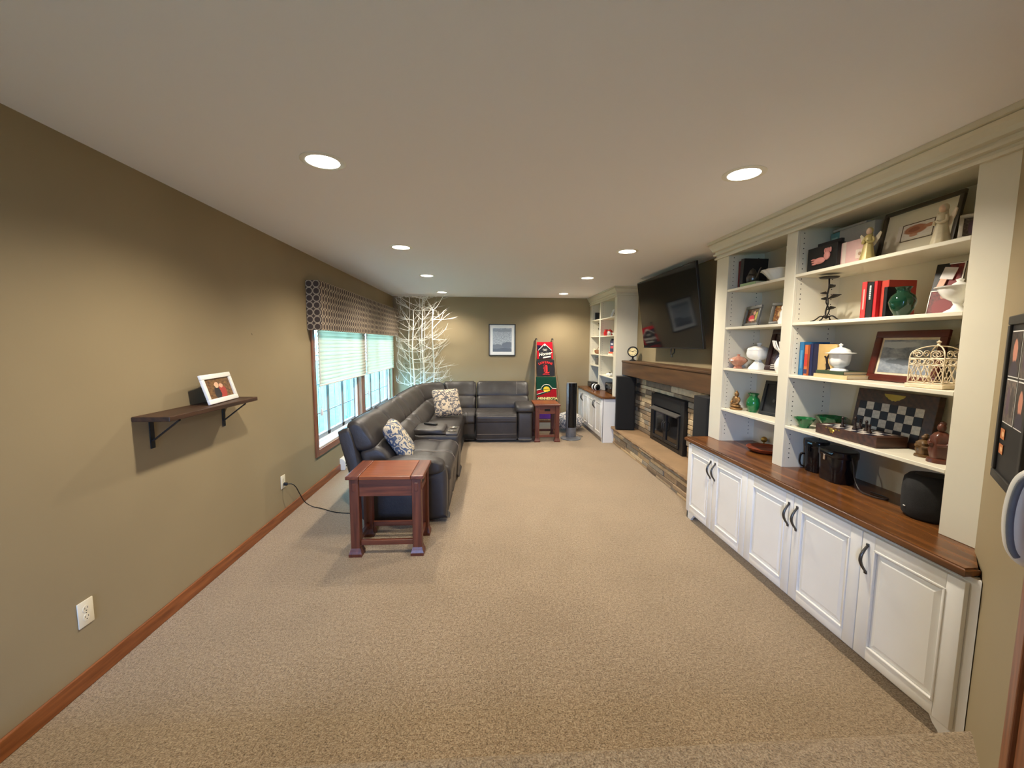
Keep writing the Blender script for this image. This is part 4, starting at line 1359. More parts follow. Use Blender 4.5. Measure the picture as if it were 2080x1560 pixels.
# wall shelf
SHW = wood('dark_stained_plank', (44, 28, 18), (82, 54, 34), 0.5, 'y', 0.8, 0.2)
ws = thing('wall_shelf', 'dark wood wall shelf on black metal brackets on the left wall', 'shelf', (0.0, 2.565, 1.15))
mk('board', BX(0.001, 0.188, -0.402, 0.402, 0.0, 0.026, bev=0.003), SHW, ws)
for yy in (-0.285, 0.315):
    b = BX(0.001, 0.006, yy-0.014, yy+0.014, -0.165, 0.0)
    box(b, 0.006, 0.165, yy-0.014, yy+0.014, -0.005, 0.0)
    M = T(0.006, yy, -0.125) @ RY(math.radians(52))
    box(b, -0.003, 0.003, -0.008, 0.008, 0.0, 0.185, M=M)
    mk('bracket', b, BLACKM, ws)

def frame(label, loc, rz, tilt, w, h, fw, fmat, pic, border=0.0, bmat=None, depth=0.016, easel=True, extra=None, name='picture_frame', cat='picture frame', group=None):
    """framed picture in local xz, front -y, base at z=0, tilted back by tilt"""
    r = thing(name, label, cat, loc, rz=rz, group=group)
    M = RX(-tilt)
    b = B()
    for q in ((-w/2, w/2, 0.0, fw), (-w/2, w/2, h-fw, h), (-w/2, -w/2+fw, fw, h-fw), (w/2-fw, w/2, fw, h-fw)):
        box(b, q[0], q[1], -depth, 0.0, q[2], q[3], bev=min(0.003, fw*0.25), seg=2, M=M)
    mk('frame_moulding', b, fmat, r, smooth=40)
    b = box(B(), -w/2+fw*0.6, w/2-fw*0.6, -0.004, -0.0005, fw*0.6, h-fw*0.6, M=M)
    mk('backing', b, bmat or BLACKM, r)
    b = B(); print_slab(b, w-2*fw-2*border, h-2*fw-2*border, 0.0012, M @ T(0, -0.0042, fw+border))
    mk('print', b, pic, r)
    if easel:
        b = B()
        L = h*0.72*math.cos(tilt)
        y0 = h*0.72*math.sin(tilt)
        tube(b, [(0, y0+0.003, L), (0, y0+0.02+h*0.12, 0.004)], 0.004, 6)
        mk('easel_back', b, BLACKM, r)
    if extra: extra(r, M)
    return r
WHITEFR = plain('white_painted_frame', (238, 236, 230), 0.5, var=0.03)
P_couple = picture('photo_couple_autumn', ((60, 40, 24), (112, 78, 40), (150, 112, 66)),
    [(0.60, 0.28, 0.16, 0.34, (170, 60, 50)), (0.60, 0.60, 0.075, 0.12, (222, 170, 140)), (0.40, 0.26, 0.13, 0.32, (36, 32, 34)), (0.43, 0.66, 0.085, 0.14, (226, 190, 150)), (0.43, 0.70, 0.06, 0.10, (230, 178, 146))], bgn=9)
frame('white framed photo of two people standing on the dark wall shelf', (0.112, 2.715, 1.177), PI/2+math.radians(7), math.radians(16), 0.355, 0.185, 0.030, WHITEFR, P_couple, 0.0)

# small scuff on the wall
mk('wall_scuff', lathe(B(), [(0.0, 0.0), (0.009, 0.0), (0.0, 0.0006)], 10, M=T(0.0002, 3.28, 1.62) @ RY(PI/2) @ RZ(0.4), sy=0.5), plain('scuff_brown', (96, 78, 58), 0.8), label='tiny brown scuff mark on the left wall before the window', cat='scuff')

# ================================================================== FAR WALL
P_print = picture('grey_engraving', ((116, 126, 144), (178, 188, 200), (224, 230, 234)), [(0.5, 0.02, 0.9, 0.16, (104, 114, 130)), (0.2, 0.22, 0.35, 0.10, (128, 138, 152)), (0.8, 0.28, 0.32, 0.13, (120, 130, 146)), (0.5, 0.9, 0.8, 0.06, (150, 160, 174))], bgn=22)
frame('black framed grey engraving with a white mat hanging on the end wall', (2.078, D-0.001, 1.323), 0.0, 0.0, 0.518, 0.610, 0.014, BLACKM, P_print, 0.062, plain('white_mat_board', (240, 242, 242), 0.7, var=0.02), 0.02, False)

# white branches in the corner
tw = thing('white_branch_bundle', 'tall bundle of white painted bare branches in the window corner', 'branches', (0.50, 7.62, 0.0))
WBR = plain('white_painted_bark', (236, 232, 222), 0.75, var=0.12, vscale=40, bump=0.4, bscale=60)
random.seed(42)
def grow(b, p, d, length, r, depth):
    pts = [Vector(p)]; rs = [r]
    n = 7
    d = Vector(d).normalized()
    for k in range(n):
        d = (d+Vector((random.gauss(0, 0.10), random.gauss(0, 0.07), random.gauss(0.02, 0.08)))).normalized()
        q = pts[-1]+d*length/n
        if q.z > H-0.03: q.z = H-0.03-random.uniform(0, 0.03)
        q.y = min(q.y, 0.33)
        q.x = max(q.x, -0.33)
        pts.append(q); rs.append(r*(1-0.75*(k+1)/n))
    tube(b, pts, rs, 6 if r > 0.006 else 4)
    if depth > 0:
        for k in range(2, n):
            if random.random() < 0.62:
                s = random.choice((-1, 1, 1))
                nd = (d+Vector((s*random.uniform(0.3, 1.1), random.uniform(-0.5, 0.2), random.uniform(-0.2, 0.6)))).normalized()
                grow(b, pts[k], nd, length*random.uniform(0.25, 0.5), rs[k]*0.6, depth-1)
for i, (x0, x1, y, zt, r) in enumerate(((-0.16, -0.13, 0.02, 2.38, 0.012), (-0.05, -0.06, -0.02, 2.15, 0.017), (0.11, 0.10, 0.05, 2.36, 0.016), (0.27, 0.30, 0.0, 2.16, 0.017), (0.02, 0.04, 0.12, 2.40, 0.009), (0.20, 0.12, 0.15, 2.40, 0.009))):
    b = B()
    m = 12
    ph = random.uniform(0, 6)
    pts = [Vector((x0*0.6+(x1-x0*0.6)*min(1, k/4)+0.014*math.sin(k*0.9+ph), y+0.012*math.cos(k*0.8+ph), 0.005+(zt-0.005)*k/m)) for k in range(m+1)]
    tube(b, pts, [r*(1-0.45*k/m) for k in range(m+1)], 8)
    for k in range(4, m+1):
        for q in range(3 if r > 0.01 else 2):
            if random.random() < 0.85:
                s = random.choice((-1, 1, 1, 1)) if i >= 2 else random.choice((-1, -1, 1))
                grow(b, pts[k], (s*random.uniform(0.4, 1.0), random.uniform(-0.5, 0.3), random.uniform(-0.1, 1.1)), random.uniform(0.22, 0.58), 0.0056, 1)
    mk('branch', b, WBR, tw, smooth=60)
b = B(); lathe(b, [(0.0, 0.0), (0.15, 0.0), (0.17, 0.05), (0.17, 0.34), (0.16, 0.35), (0.155, 0.33), (0.0, 0.32)], 24)
mk('planter', b, plain('grey_planter', (120, 120, 118), 0.7), tw, smooth=40)

# ================================================================== ANGLED WALL: collage frame and grab handle
def strip(r, M): pass
_p, _rz = angled_root(-0.02, 1.10)
r = thing('collage_frame', 'black multi-photo collage frame on the angled wall at the right edge', 'picture frame', angled(-0.02, 0.001, 1.10), rz=_rz)
Wd, Hd = 0.36, 0.56
b = B()
for q in ((0, Wd, 0, 0.03), (0, Wd, Hd-0.03, Hd), (0, 0.03, 0.03, Hd-0.03), (Wd-0.03, Wd, 0.03, Hd-0.03)):
    box(b, q[0], q[1], -0.016, 0.0, q[2], q[3], bev=0.004)
mk('frame_moulding', b, plain('black_grey_frame', (38, 36, 33), 0.45), r)
mk('mat_board', BX(0.025, Wd-0.025, -0.008, -0.002, 0.025, Hd-0.025), BLACKM, r)
P_a = picture('photo_portrait_dark', ((30, 28, 30), (58, 50, 46), (92, 76, 66)), [(0.5, 0.55, 0.22, 0.28, (206, 140, 116)), (0.5, 0.1, 0.4, 0.25, (60, 54, 66))])
P_b = picture('photo_group_grey', ((58, 54, 52), (96, 86, 80), (146, 128, 116)), [(0.35, 0.5, 0.16, 0.35, (90, 70, 84)), (0.7, 0.5, 0.16, 0.35, (70, 62, 60))])
P_c = picture('print_orange', ((150, 84, 44), (190, 112, 62), (220, 158, 104)), [(0.6, 0.5, 0.3, 0.25, (226, 180, 130))])
def mount(x, z, w, h, pic, border=True):
    if border:
        mk('photo_border', BX(x-0.004, x+w+0.004, -0.0092, -0.008, z-0.004, z+h+0.004), WHITEFR, r)
    b = B(); print_slab(b, w, h, 0.001, T(x+w/2, -0.0094, z)); mk('print', b, pic, r)
mount(0.05, 0.36, 0.13, 0.145, P_a); mount(0.05, 0.205, 0.13, 0.14, P_b)
mount(0.05, 0.145, 0.055, 0.035, P_c, False); mount(0.05, 0.095, 0.055, 0.032, P_c, False)
mount(0.20, 0.36, 0.11, 0.145, P_b); mount(0.20, 0.205, 0.11, 0.14, P_a)

gh = thing('grab_handle', 'white plastic grab handle with a grey inlay on the door at the right edge', 'handle', angled(0.655, 0.0085, 1.045), rz=_rz)
pts = [Vector(q) for q in spline([(0.0, -0.004, 0.208), (0.0, -0.030, 0.212), (0.0, -0.052, 0.185), (0.0, -0.060, 0.105), (0.0, -0.052, 0.028), (0.0, -0.030, 0.0), (0.0, -0.004, 0.004)], 6)]
mk('grip', tube(B(), pts, [0.017+0.004*math.sin(PI*k/(len(pts)-1)) for k in range(len(pts))], 14), WHITEPL, gh, smooth=70)
pp = [p+Vector((0.0165, -0.010, 0.0)) for p in pts[9:28]]
mk('inlay', tube(B(), pp, 0.007, 10), plain('grey_rubber', (104, 108, 116), 0.6), gh, smooth=70)
for zz in (0.206, 0.006):
    b = B(); lathe(b, [(0.0, 0.0), (0.030, 0.0), (0.030, 0.006), (0.022, 0.012), (0.0, 0.013)], 24, M=T(0, 0, zz) @ RX(PI/2)); mk('mount_pad', b, WHITEPL, gh, smooth=40)
# ================================================================== ORNAMENTS IN THE NEAR BOOKCASE
S1, S2, S3, S4 = (z+0.0008 for z in SHELF_Z)
S0 = ZC+0.0008
RZ0 = -PI/2                    # local -y looks out of the bookcase, local +x runs towards the camera

def book(label, x, y, z, thick, h, depth, rgb, lean=0.0, pages=True, marks=None, rz=RZ0, group=None):
    """upright book: spine looks out (local -y)"""
    r = thing('book', label, 'book', (x, y, z), rz=rz, group=group)
    M = RY(lean)
    nm = 'cover_%d_%d_%d' % rgb
    m = plain(nm, rgb, 0.5, var=0.08, vscale=20)
    b = B()
    c = 0.0025
    box(b, -thick/2, thick/2, 0.0, c*1.3, 0.0, h, bev=0.001, seg=1, M=M)
    box(b, -thick/2, -thick/2+c, 0.0, depth, 0.0, h, M=M)
    box(b, thick/2-c, thick/2, 0.0, depth, 0.0, h, M=M)
    o = mk('cover', b, m, r)
    mk('pages', box(B(), -thick/2+c, thick/2-c, c, depth-0.004, 0.004, h-0.004, M=M), PAPER, r)
    if marks:
        for (u0, u1, v0, v1, rgb2) in marks:
            mk('spine_mark', box(B(), u0*thick, u1*thick, -0.0008, 0.0002, v0*h, v1*h, M=M), plain('mark_%d_%d_%d' % rgb2, rgb2, 0.5), o)
    return r
def flatbook(label, x, y, z, w, h, d, rgb, rz=RZ0, group=None):
    """book lying flat, spine to local -y"""
    r = thing('book', label, 'book', (x, y, z), rz=rz, group=group)
    m = plain('cover_%d_%d_%d' % rgb, rgb, 0.5, var=0.08, vscale=20)
    b = B(); c = 0.0025
    box(b, -w/2, w/2, 0, d, 0, c); box(b, -w/2, w/2, 0, d, h-c, h); box(b, -w/2, w/2, 0, c, c, h-c)
    mk('cover', b, m, r)
    mk('pages', BX(-w/2+0.004, w/2-0.004, c, d-0.004, c, h-c), PAPER, r)
    return r
def vase(name, label, cat, x, y, z, prof, mat, n=28, fr=None, smooth=50, group=None):
    r = thing(name, label, cat, (x, y, z), group=group)
    b = B(); lathe(b, prof, n, fr=fr); mk('body', b, mat, r, smooth=smooth)
    return r
def m_glassy(name, rgb, rough=0.06):
    t = NT(name)
    t.base(s2l(rgb)); t.set(Roughness=rough, Transmission_Weight=0.35, IOR=1.45, Coat_Weight=0.5)
    return t.m
GREENGL = m_glassy('green_glass', (24, 120, 66))
DGREENGL = m_glassy('dark_green_glass', (16, 66, 44))
PINKGL = m_glassy('pink_glass', (206, 140, 116))
GREYFR = plain('pewter_grey_frame', (104, 104, 98), 0.4, var=0.15)

# ---- narrow bay, top shelf
book('dark red book upright at the left of the narrow bay top shelf', 3.87, 3.325, S1, 0.028, 0.225, 0.16, (104, 26, 32))
book('black book upright beside the dark red one on the narrow bay top shelf', 3.86, 3.285, S1, 0.042, 0.235, 0.20, (30, 28, 28), lean=0.06)
flatbook('light green book lying under the metal pot on the narrow bay top shelf', 3.842, 3.165, S1, 0.19, 0.030, 0.085, (156, 178, 128))
flatbook('brown book lying behind the light green book on the narrow bay top shelf', 3.932, 3.125, S1, 0.115, 0.028, 0.12, (120, 92, 66))
pot = thing('metal_pot', 'small dark pewter lidded pot with a handle on the green book', 'pot', (3.885, 3.175, S1+0.031))
b = B(); lathe(b, [(0.0, 0.0), (0.034, 0.0), (0.042, 0.012), (0.044, 0.04), (0.036, 0.056), (0.032, 0.06)], 24); mk('body', b, DARKMETAL, pot, smooth=50)
b = B(); lathe(b, [(0.035, 0.0605), (0.030, 0.07), (0.022, 0.09), (0.018, 0.098), (0.008, 0.105), (0.0, 0.112)], 24); mk('lid', b, DARKMETAL, pot, smooth=50)
mk('handle', tube(B(), [(0, 0.04, 0.05), (0, 0.066, 0.052), (0, 0.072, 0.03), (0, 0.058, 0.012), (0, 0.04, 0.014)], 0.004, 6), DARKMETAL, pot, smooth=60)
mk('spout', tube(B(), [(0, -0.04, 0.02), (0, -0.06, 0.04), (0, -0.085, 0.085), (0, -0.10, 0.10)], [0.011, 0.009, 0.006, 0.005], 8), DARKMETAL, pot, smooth=60)
wb = thing('scalloped_bowl', 'white milk glass scalloped bowl on the narrow bay top shelf', 'bowl', (3.935, 2.915, S1))
b = B(); lathe(b, [(0.0, 0.0), (0.055, 0.0), (0.075, 0.022), (0.10, 0.056), (0.118, 0.078), (0.124, 0.084), (0.118, 0.084), (0.094, 0.056), (0.07, 0.026), (0.0, 0.012)], 72,
    fr=lambda t, r, z: r*(1+0.09*abs(math.sin(6*t))*(z/0.08))); mk('body', b, WHITEGL, wb, smooth=50)
b = B(); lathe(b, [(0.122, 0.078), (0.128, 0.082), (0.122, 0.088)], 72, fr=lambda t, r, z: r*(1+0.09*abs(math.sin(6*t)))); mk('rim', b, WHITEGL, wb, smooth=60)
# ---- narrow bay, second shelf
P1 = picture('photo_red_dress', ((36, 26, 20), (78, 44, 26), (150, 130, 60)), [(0.45, 0.35, 0.24, 0.22, (206, 40, 56)), (0.55, 0.22, 0.22, 0.07, (226, 168, 140)), (0.62, 0.72, 0.10, 0.13, (206, 150, 120)), (0.85, 0.5, 0.12, 0.3, (196, 186, 84))])
P2 = picture('photo_outdoor_pair', ((66, 30, 22), (150, 96, 54), (214, 200, 120)), [(0.35, 0.5, 0.16, 0.22, (224, 188, 140)), (0.75, 0.4, 0.16, 0.3, (176, 52, 40)), (0.6, 0.15, 0.3, 0.1, (190, 120, 90))])
frame('grey framed landscape photo of a red dress on the narrow bay second shelf', (3.91, 3.20, S2), RZ0+math.radians(-6), math.radians(12), 0.225, 0.165, 0.026, GREYFR, P1)
frame('grey framed photo half behind the middle upright on the narrow bay second shelf', (3.93, 2.87, S2), RZ0+math.radians(16), math.radians(12), 0.20, 0.165, 0.024, GREYFR, P2)
fg = thing('white_figurine', 'white china figurine half hidden behind the middle upright', 'figurine', (3.85, 2.748, S2))
b = B(); lathe(b, [(0.0, 0.0), (0.030, 0.0), (0.034, 0.02), (0.026, 0.05), (0.030, 0.075), (0.018, 0.095), (0.021, 0.108), (0.016, 0.122), (0.0, 0.126)], 20, fr=lambda t, r, z: r*(1+0.12*math.sin(3*t+z*40))); mk('body', b, WHITEGL, fg, smooth=60)
# ---- narrow bay, third shelf
pk = thing('candy_dish', 'low pink glass lidded candy dish on the narrow bay third shelf', 'dish', (3.88, 3.285, S3))
fl = lambda t, r, z: r*(1+0.03*math.cos(12*t))
b = B(); lathe(b, [(0.0, 0.0), (0.036, 0.0), (0.032, 0.01), (0.024, 0.018), (0.05, 0.04), (0.068, 0.062), (0.066, 0.066), (0.0, 0.06)], 48, fr=fl); mk('bowl', b, PINKGL, pk, smooth=50)
b = B(); lathe(b, [(0.068, 0.0665), (0.06, 0.078), (0.04, 0.092), (0.014, 0.100), (0.009, 0.106), (0.013, 0.114), (0.0, 0.12)], 48, fr=fl); mk('lid', b, PINKGL, pk, smooth=50)
mj = thing('pedestal_jar', 'white milk glass square pedestal jar on the narrow bay third shelf', 'jar', (3.965, 3.16, S3), rz=0.3)
def sq(t, r, z): return r/max(abs(math.cos(t)), abs(math.sin(t)))*0.86 if 0.03 < z < 0.5 else r
def sqr(t, r, z): return r/((abs(math.cos(t))**8+abs(math.sin(t))**4)**(1/4))*0.95
b = B(); lathe(b, [(0.0, 0.0), (0.058, 0.0), (0.054, 0.01), (0.034, 0.04), (0.018, 0.066), (0.02, 0.074), (0.046, 0.080), (0.064, 0.098), (0.068, 0.125), (0.064, 0.152), (0.06, 0.152), (0.0, 0.14)], 40, fr=sqr); mk('body', b, WHITEGL, mj, smooth=40)
b = B(); lathe(b, [(0.066, 0.1525), (0.060, 0.168), (0.040, 0.182), (0.012, 0.187), (0.010, 0.192), (0.018, 0.200), (0.016, 0.208), (0.0, 0.214)], 40, fr=lambda t, r, z: sqr(t, r, z) if z < 0.18 else r); mk('lid', b, WHITEGL, mj, smooth=40)
P3 = picture('collage_dark', ((30, 22, 26), (58, 44, 48), (110, 92, 90)), [(0.5, 0.62, 0.2, 0.16, (150, 120, 110)), (0.5, 0.25, 0.25, 0.2, (60, 60, 90))])
def ex3(r, M):
    for k in range(3):
        mk('caption_line', box(B(), -0.05, 0.05, -0.020, -0.0165, 0.012+k*0.013, 0.018+k*0.013, M=M), plain('mark_200_196_190', (200, 196, 190), 0.5), r)
frame('tall dark burgundy photo frame on the narrow bay third shelf', (3.985, 2.965, S3), RZ0+math.radians(10), math.radians(12), 0.215, 0.318, 0.036, plain('dark_burgundy_frame', (44, 20, 24), 0.4), P3, extra=ex3)
an = thing('antler_vase', 'white vase of pale antler twigs in front of the burgundy frame', 'vase', (3.865, 2.765, S3))
b = B(); lathe(b, [(0.0, 0.0), (0.026, 0.0), (0.040, 0.03), (0.042, 0.06), (0.028, 0.095), (0.014, 0.115), (0.017, 0.125), (0.0, 0.122)], 24); mk('body', b, WHITEGL, an, smooth=50)
random.seed(7)
for k in range(9):
    a = 2*PI*k/9+0.3
    d = (math.cos(a)*0.045, math.sin(a)*0.045)
    b = tube(B(), spline([(0, 0, 0.115), (d[0]*0.4, d[1]*0.4, 0.15), (d[0], d[1], 0.175+0.03*random.random()), (d[0]*1.3, d[1]*1.3, 0.215+0.02*random.random())], 4), 0.0045, 6)
    mk('twig', b, WHITEGL, an, smooth=60)
# ---- narrow bay, fourth shelf
bd = thing('seated_statue', 'small bronze seated meditating statue on the narrow bay fourth shelf', 'statue', (3.875, 3.27, S4), rz=RZ0)
BRZ = plain('dull_bronze', (140, 104, 62), 0.35, metal=0.6)
b = B(); lathe(b, [(0.0, 0.0), (0.056, 0.0), (0.058, 0.012), (0.05, 0.018), (0.0, 0.02)], 24, sy=0.75); mk('plinth', b, BRZ, bd, smooth=40)
b = B(); ellipsoid(b, (0, 0, 0.07), (0.030, 0.022, 0.042)); ellipsoid(b, (0, -0.008, 0.032), (0.056, 0.034, 0.017))
for s in (-1, 1):
    tube(b, spline([(s*0.026, 0, 0.10), (s*0.040, -0.004, 0.075), (s*0.034, -0.022, 0.052), (s*0.008, -0.032, 0.046)], 4), [0.011]*5+[0.009]*4+[0.008]*4, 8)
mk('body', b, BRZ, bd, smooth=70)
b = B(); ellipsoid(b, (0, 0, 0.126), (0.017, 0.018, 0.021)); ellipsoid(b, (0, 0, 0.147), (0.008, 0.008, 0.009)); tube(b, [(0, 0, 0.10), (0, 0, 0.115)], 0.009, 8)
mk('head', b, BRZ, bd, smooth=70)
vase('glass_vase', 'bright green glass bud vase on the narrow bay fourth shelf', 'vase', 3.93, 3.135, S4, [(0.0, 0.0), (0.030, 0.0), (0.032, 0.008), (0.046, 0.04), (0.051, 0.075), (0.044, 0.105), (0.030, 0.122), (0.030, 0.132), (0.042, 0.148), (0.040, 0.149), (0.026, 0.130), (0.026, 0.12), (0.0, 0.11)], GREENGL)
P4 = picture('photo_black_night', ((10, 10, 12), (18, 18, 20), (38, 38, 40)), [(0.3, 0.42, 0.05, 0.06, (80, 78, 76)), (0.62, 0.46, 0.07, 0.04, (96, 92, 88))])
frame('black framed dark photo leaning on the narrow bay fourth shelf', (3.965, 2.915, S4), RZ0+math.radians(14), math.radians(13), 0.285, 0.265, 0.024, BLACKM, P4)
# ---- narrow bay, counter
tr = thing('wooden_tray', 'round reddish wooden dish on the counter in the narrow bay', 'dish', (3.955, 2.99, S0))
b = B(); lathe(b, [(0.0, 0.0), (0.09, 0.0), (0.12, 0.014), (0.135, 0.034), (0.13, 0.036), (0.11, 0.02), (0.0, 0.012)], 40); mk('body', b, wood('red_turned_wood', (96, 40, 20), (150, 72, 40), 0.3, 'x'), tr, smooth=50)
fi = thing('brass_finial', 'small brass ball finial on a stem behind the wooden dish', 'ornament', (4.065, 3.17, S0))
b = B(); lathe(b, [(0.0, 0.0), (0.022, 0.0), (0.018, 0.006), (0.006, 0.012), (0.006, 0.03), (0.0, 0.03)], 20); mk('stem', b, BRASS, fi, smooth=40)
b = B(); ellipsoid(b, (0, 0, 0.052), (0.024, 0.024, 0.024)); mk('ball', b, BRASS, fi, smooth=70)

# ---- wide bay, top shelf
bx = thing('keepsake_box', 'black keepsake frame with pink moulded hands on the wide bay top shelf', 'box', (3.845, 2.455, S1), rz=RZ0)
mk('case', BX(-0.112, 0.112, 0.0, 0.05, 0.0, 0.148, bev=0.003), BLACKM, bx)
SK = plain('pink_plaster', (220, 150, 140), 0.7)
b = B(); ellipsoid(b, (-0.01, -0.004, 0.06), (0.045, 0.010, 0.020)); ellipsoid(b, (0.045, -0.004, 0.082), (0.022, 0.010, 0.026))
for k in range(4): ellipsoid(b, (0.03+0.013*k, -0.004, 0.112), (0.006, 0.007, 0.016), 8, 6)
for k in range(3): ellipsoid(b, (-0.05-0.004*k, -0.004, 0.045+0.014*k), (0.02, 0.007, 0.006), 8, 6)
mk('moulding', b, SK, bx, smooth=70)
b2 = thing('black_album', 'plain black album standing behind the keepsake frame', 'album', (3.905, 2.475, S1), rz=RZ0)
mk('cover', BX(-0.085, 0.085, 0.0, 0.022, 0.0, 0.182, bev=0.002), plain('charcoal_board', (46, 44, 46), 0.6), b2)
mk('spine', BX(-0.089, -0.085, 0.001, 0.021, 0.0, 0.182), BLACKM, b2)
pb = thing('photo_album', 'pale pink photo album with a square label on the wide bay top shelf', 'album', (3.87, 2.265, S1), rz=RZ0)
PNK = plain('pale_pink_cloth', (232, 192, 186), 0.7, var=0.05)
mk('cover', BX(-0.09, 0.09, 0.0, 0.035, 0.0, 0.135, bev=0.003), PNK, pb)
mk('ribbon', BX(-0.070, -0.045, -0.001, 0.0, 0.0, 0.135), plain('ivory_ribbon', (240, 222, 208), 0.6), pb)
lbl = mk('label_plate', BX(0.02, 0.072, -0.002, 0.0, 0.028, 0.078, bev=0.001, seg=1), plain('pale_label', (240, 220, 204), 0.6), pb)
mk('rosette', lathe(B(), [(0.0, 0.0), (0.010, 0.0), (0.006, 0.003), (0.0, 0.003)], 12, M=T(0.046, -0.002, 0.053) @ RX(PI/2)), plain('tan_rosette', (196, 166, 140), 0.6), lbl)
gb = thing('gift_box', 'large grey keepsake box with a teal end standing at the back of the top shelf', 'box', (4.0, 2.415, S1), rz=RZ0)
mk('case', BX(-0.10, 0.135, 0.0, 0.05, 0.0, 0.255, bev=0.003), plain('light_grey_card', (196, 192, 184), 0.7, var=0.04), gb)
mk('teal_side', BX(-0.166, -0.10, 0.0, 0.05, 0.0, 0.25, bev=0.002), plain('teal_card', (112, 168, 172), 0.6), gb)
mk('teal_patch', BX(-0.155, -0.112, -0.0015, 0.0, 0.15, 0.22), plain('pale_teal_patch', (166, 206, 198), 0.6), gb)
mk('lid', BX(-0.150, 0.08, 0.0, 0.05, 0.2555, 0.268, bev=0.002), plain('light_grey_card', (196, 192, 184), 0.7), gb)
def angel(label, x, y, z, h, robe, wing, rz, name='angel_figurine'):
    r = thing(name, label, 'figurine', (x, y, z), rz=rz)
    b = B(); lathe(b, [(0.0, 0.0), (0.20*h, 0.0), (0.19*h, 0.04*h), (0.15*h, 0.25*h), (0.11*h, 0.50*h), (0.12*h, 0.64*h), (0.10*h, 0.74*h), (0.04*h, 0.79*h), (0.0, 0.80*h)], 28, fr=lambda t, r_, z_: r_*(1+0.05*math.sin(9*t)*(1-z_/h)))
    mk('robe', b, robe, r, smooth=60)
    b = B(); ellipsoid(b, (0, -0.01*h, 0.88*h), (0.075*h, 0.08*h, 0.10*h)); mk('head', b, plain('pale_skin_resin', (224, 190, 160), 0.5), r, smooth=70)
    b = B(); ellipsoid(b, (0, 0.025*h, 0.90*h), (0.088*h, 0.085*h, 0.105*h)); ellipsoid(b, (0, 0.06*h, 0.76*h), (0.07*h, 0.04*h, 0.13*h)); mk('hair', b, robe, r, smooth=70)
    for s in (-1, 1):
        poly = [(0.0, 0.0), (0.10, 0.10), (0.20, 0.28), (0.24, 0.42), (0.20, 0.46), (0.12, 0.36), (0.03, 0.22)]
        b = B(); prism(b, [(s*(0.05+q[0])*h, (0.38+q[1])*h) for q in poly], 'y', 0.07*h, 0.095*h)
        mk('wing', b, wing, r)
    b = B()
    for s in (-1, 1):
        tube(b, spline([(s*0.11*h, 0, 0.70*h), (s*0.15*h, -0.03*h, 0.56*h), (s*0.08*h, -0.12*h, 0.52*h), (s*0.02*h, -0.15*h, 0.58*h)], 3), 0.032*h, 8)
    mk('arms', b, robe, r, smooth=70)
GOLDR = plain('gilded_resin', (184, 166, 104), 0.4, metal=0.1)
angel('gold-robed angel figurine on the wide bay top shelf beside the pink album', 3.845, 2.145, S1, 0.172, GOLDR, plain('cream_wing', (214, 200, 170), 0.5), RZ0+0.3)
angel('cream winged angel figurine in front of the large framed shell print', 3.855, 1.795, S1, 0.180, plain('cream_resin', (206, 194, 164), 0.5), plain('pale_wing', (222, 206, 182), 0.5), RZ0-0.2)
P5 = picture('shell_print', ((216, 208, 196), (226, 218, 206), (232, 226, 216)), [(0.45, 0.55, 0.28, 0.30, (176, 116, 84)), (0.78, 0.62, 0.13, 0.12, (186, 132, 100)), (0.42, 0.2, 0.10, 0.10, (196, 146, 116)), (0.42, 0.56, 0.14, 0.15, (150, 92, 66))], bgn=14)
def ex5(r, M):
    b = B()
    for q in ((-0.082, 0.082, 0.082, 0.086), (-0.082, 0.082, 0.166, 0.170), (-0.082, -0.078, 0.086, 0.166), (0.078, 0.082, 0.086, 0.166)):
        box(b, q[0], q[1], -0.0062, -0.0042, q[2], q[3], M=M)
    mk('inner_border', b, plain('brown_fillet', (90, 72, 50), 0.5), r)
frame('large dark framed shell print with a wide pale mat on the wide bay top shelf', (3.965, 2.02, S1), RZ0+math.radians(-2), math.radians(9), 0.395, 0.262, 0.020, plain('antique_dark_frame', (62, 54, 38), 0.4), P5, 0.072, plain('pale_mat', (222, 214, 190), 0.7, var=0.02), extra=ex5)
sf = frame('slanted white photo frame at the right end of the wide bay top shelf', (3.90, 1.70, S1), RZ0+math.radians(38), math.radians(24), 0.10, 0.125, 0.014, plain('silver_white_frame', (206, 200, 188), 0.4), P_b)
# ---- wide bay, second shelf
ch = thing('candle_holder', 'black wrought metal candle holder with leaves on the wide bay second shelf', 'candle holder', (3.905, 2.455, S2))
IRON = plain('black_iron_leaf', (34, 30, 27), 0.5, metal=0.4)
stem_pts = spline([(0, 0, 0.018), (0.004, 0.012, 0.06), (-0.004, -0.010, 0.11), (0.003, 0.008, 0.16), (0, -0.004, 0.21), (0, 0, 0.262)])
b = tube(B(), stem_pts, 0.0045, 8); tube(b, spline([(0, 0.004, 0.02), (0.006, -0.012, 0.07), (0, 0.010, 0.12), (0, 0, 0.16)]), 0.0035, 6); mk('stem', b, IRON, ch, smooth=60)
for k in range(4):
    a = 2*PI*k/4+0.5
    c, s = math.cos(a), math.sin(a)
    mk('foot', tube(B(), spline([(0, 0, 0.02), (c*0.03, s*0.03, 0.034), (c*0.06, s*0.06, 0.012), (c*0.085, s*0.085, 0.004)]), 0.004, 6), IRON, ch, smooth=60)
b = B(); lathe(b, [(0.0, 0.262), (0.046, 0.264), (0.054, 0.272), (0.048, 0.270), (0.0, 0.268)], 24); mk('cup', b, IRON, ch, smooth=40)
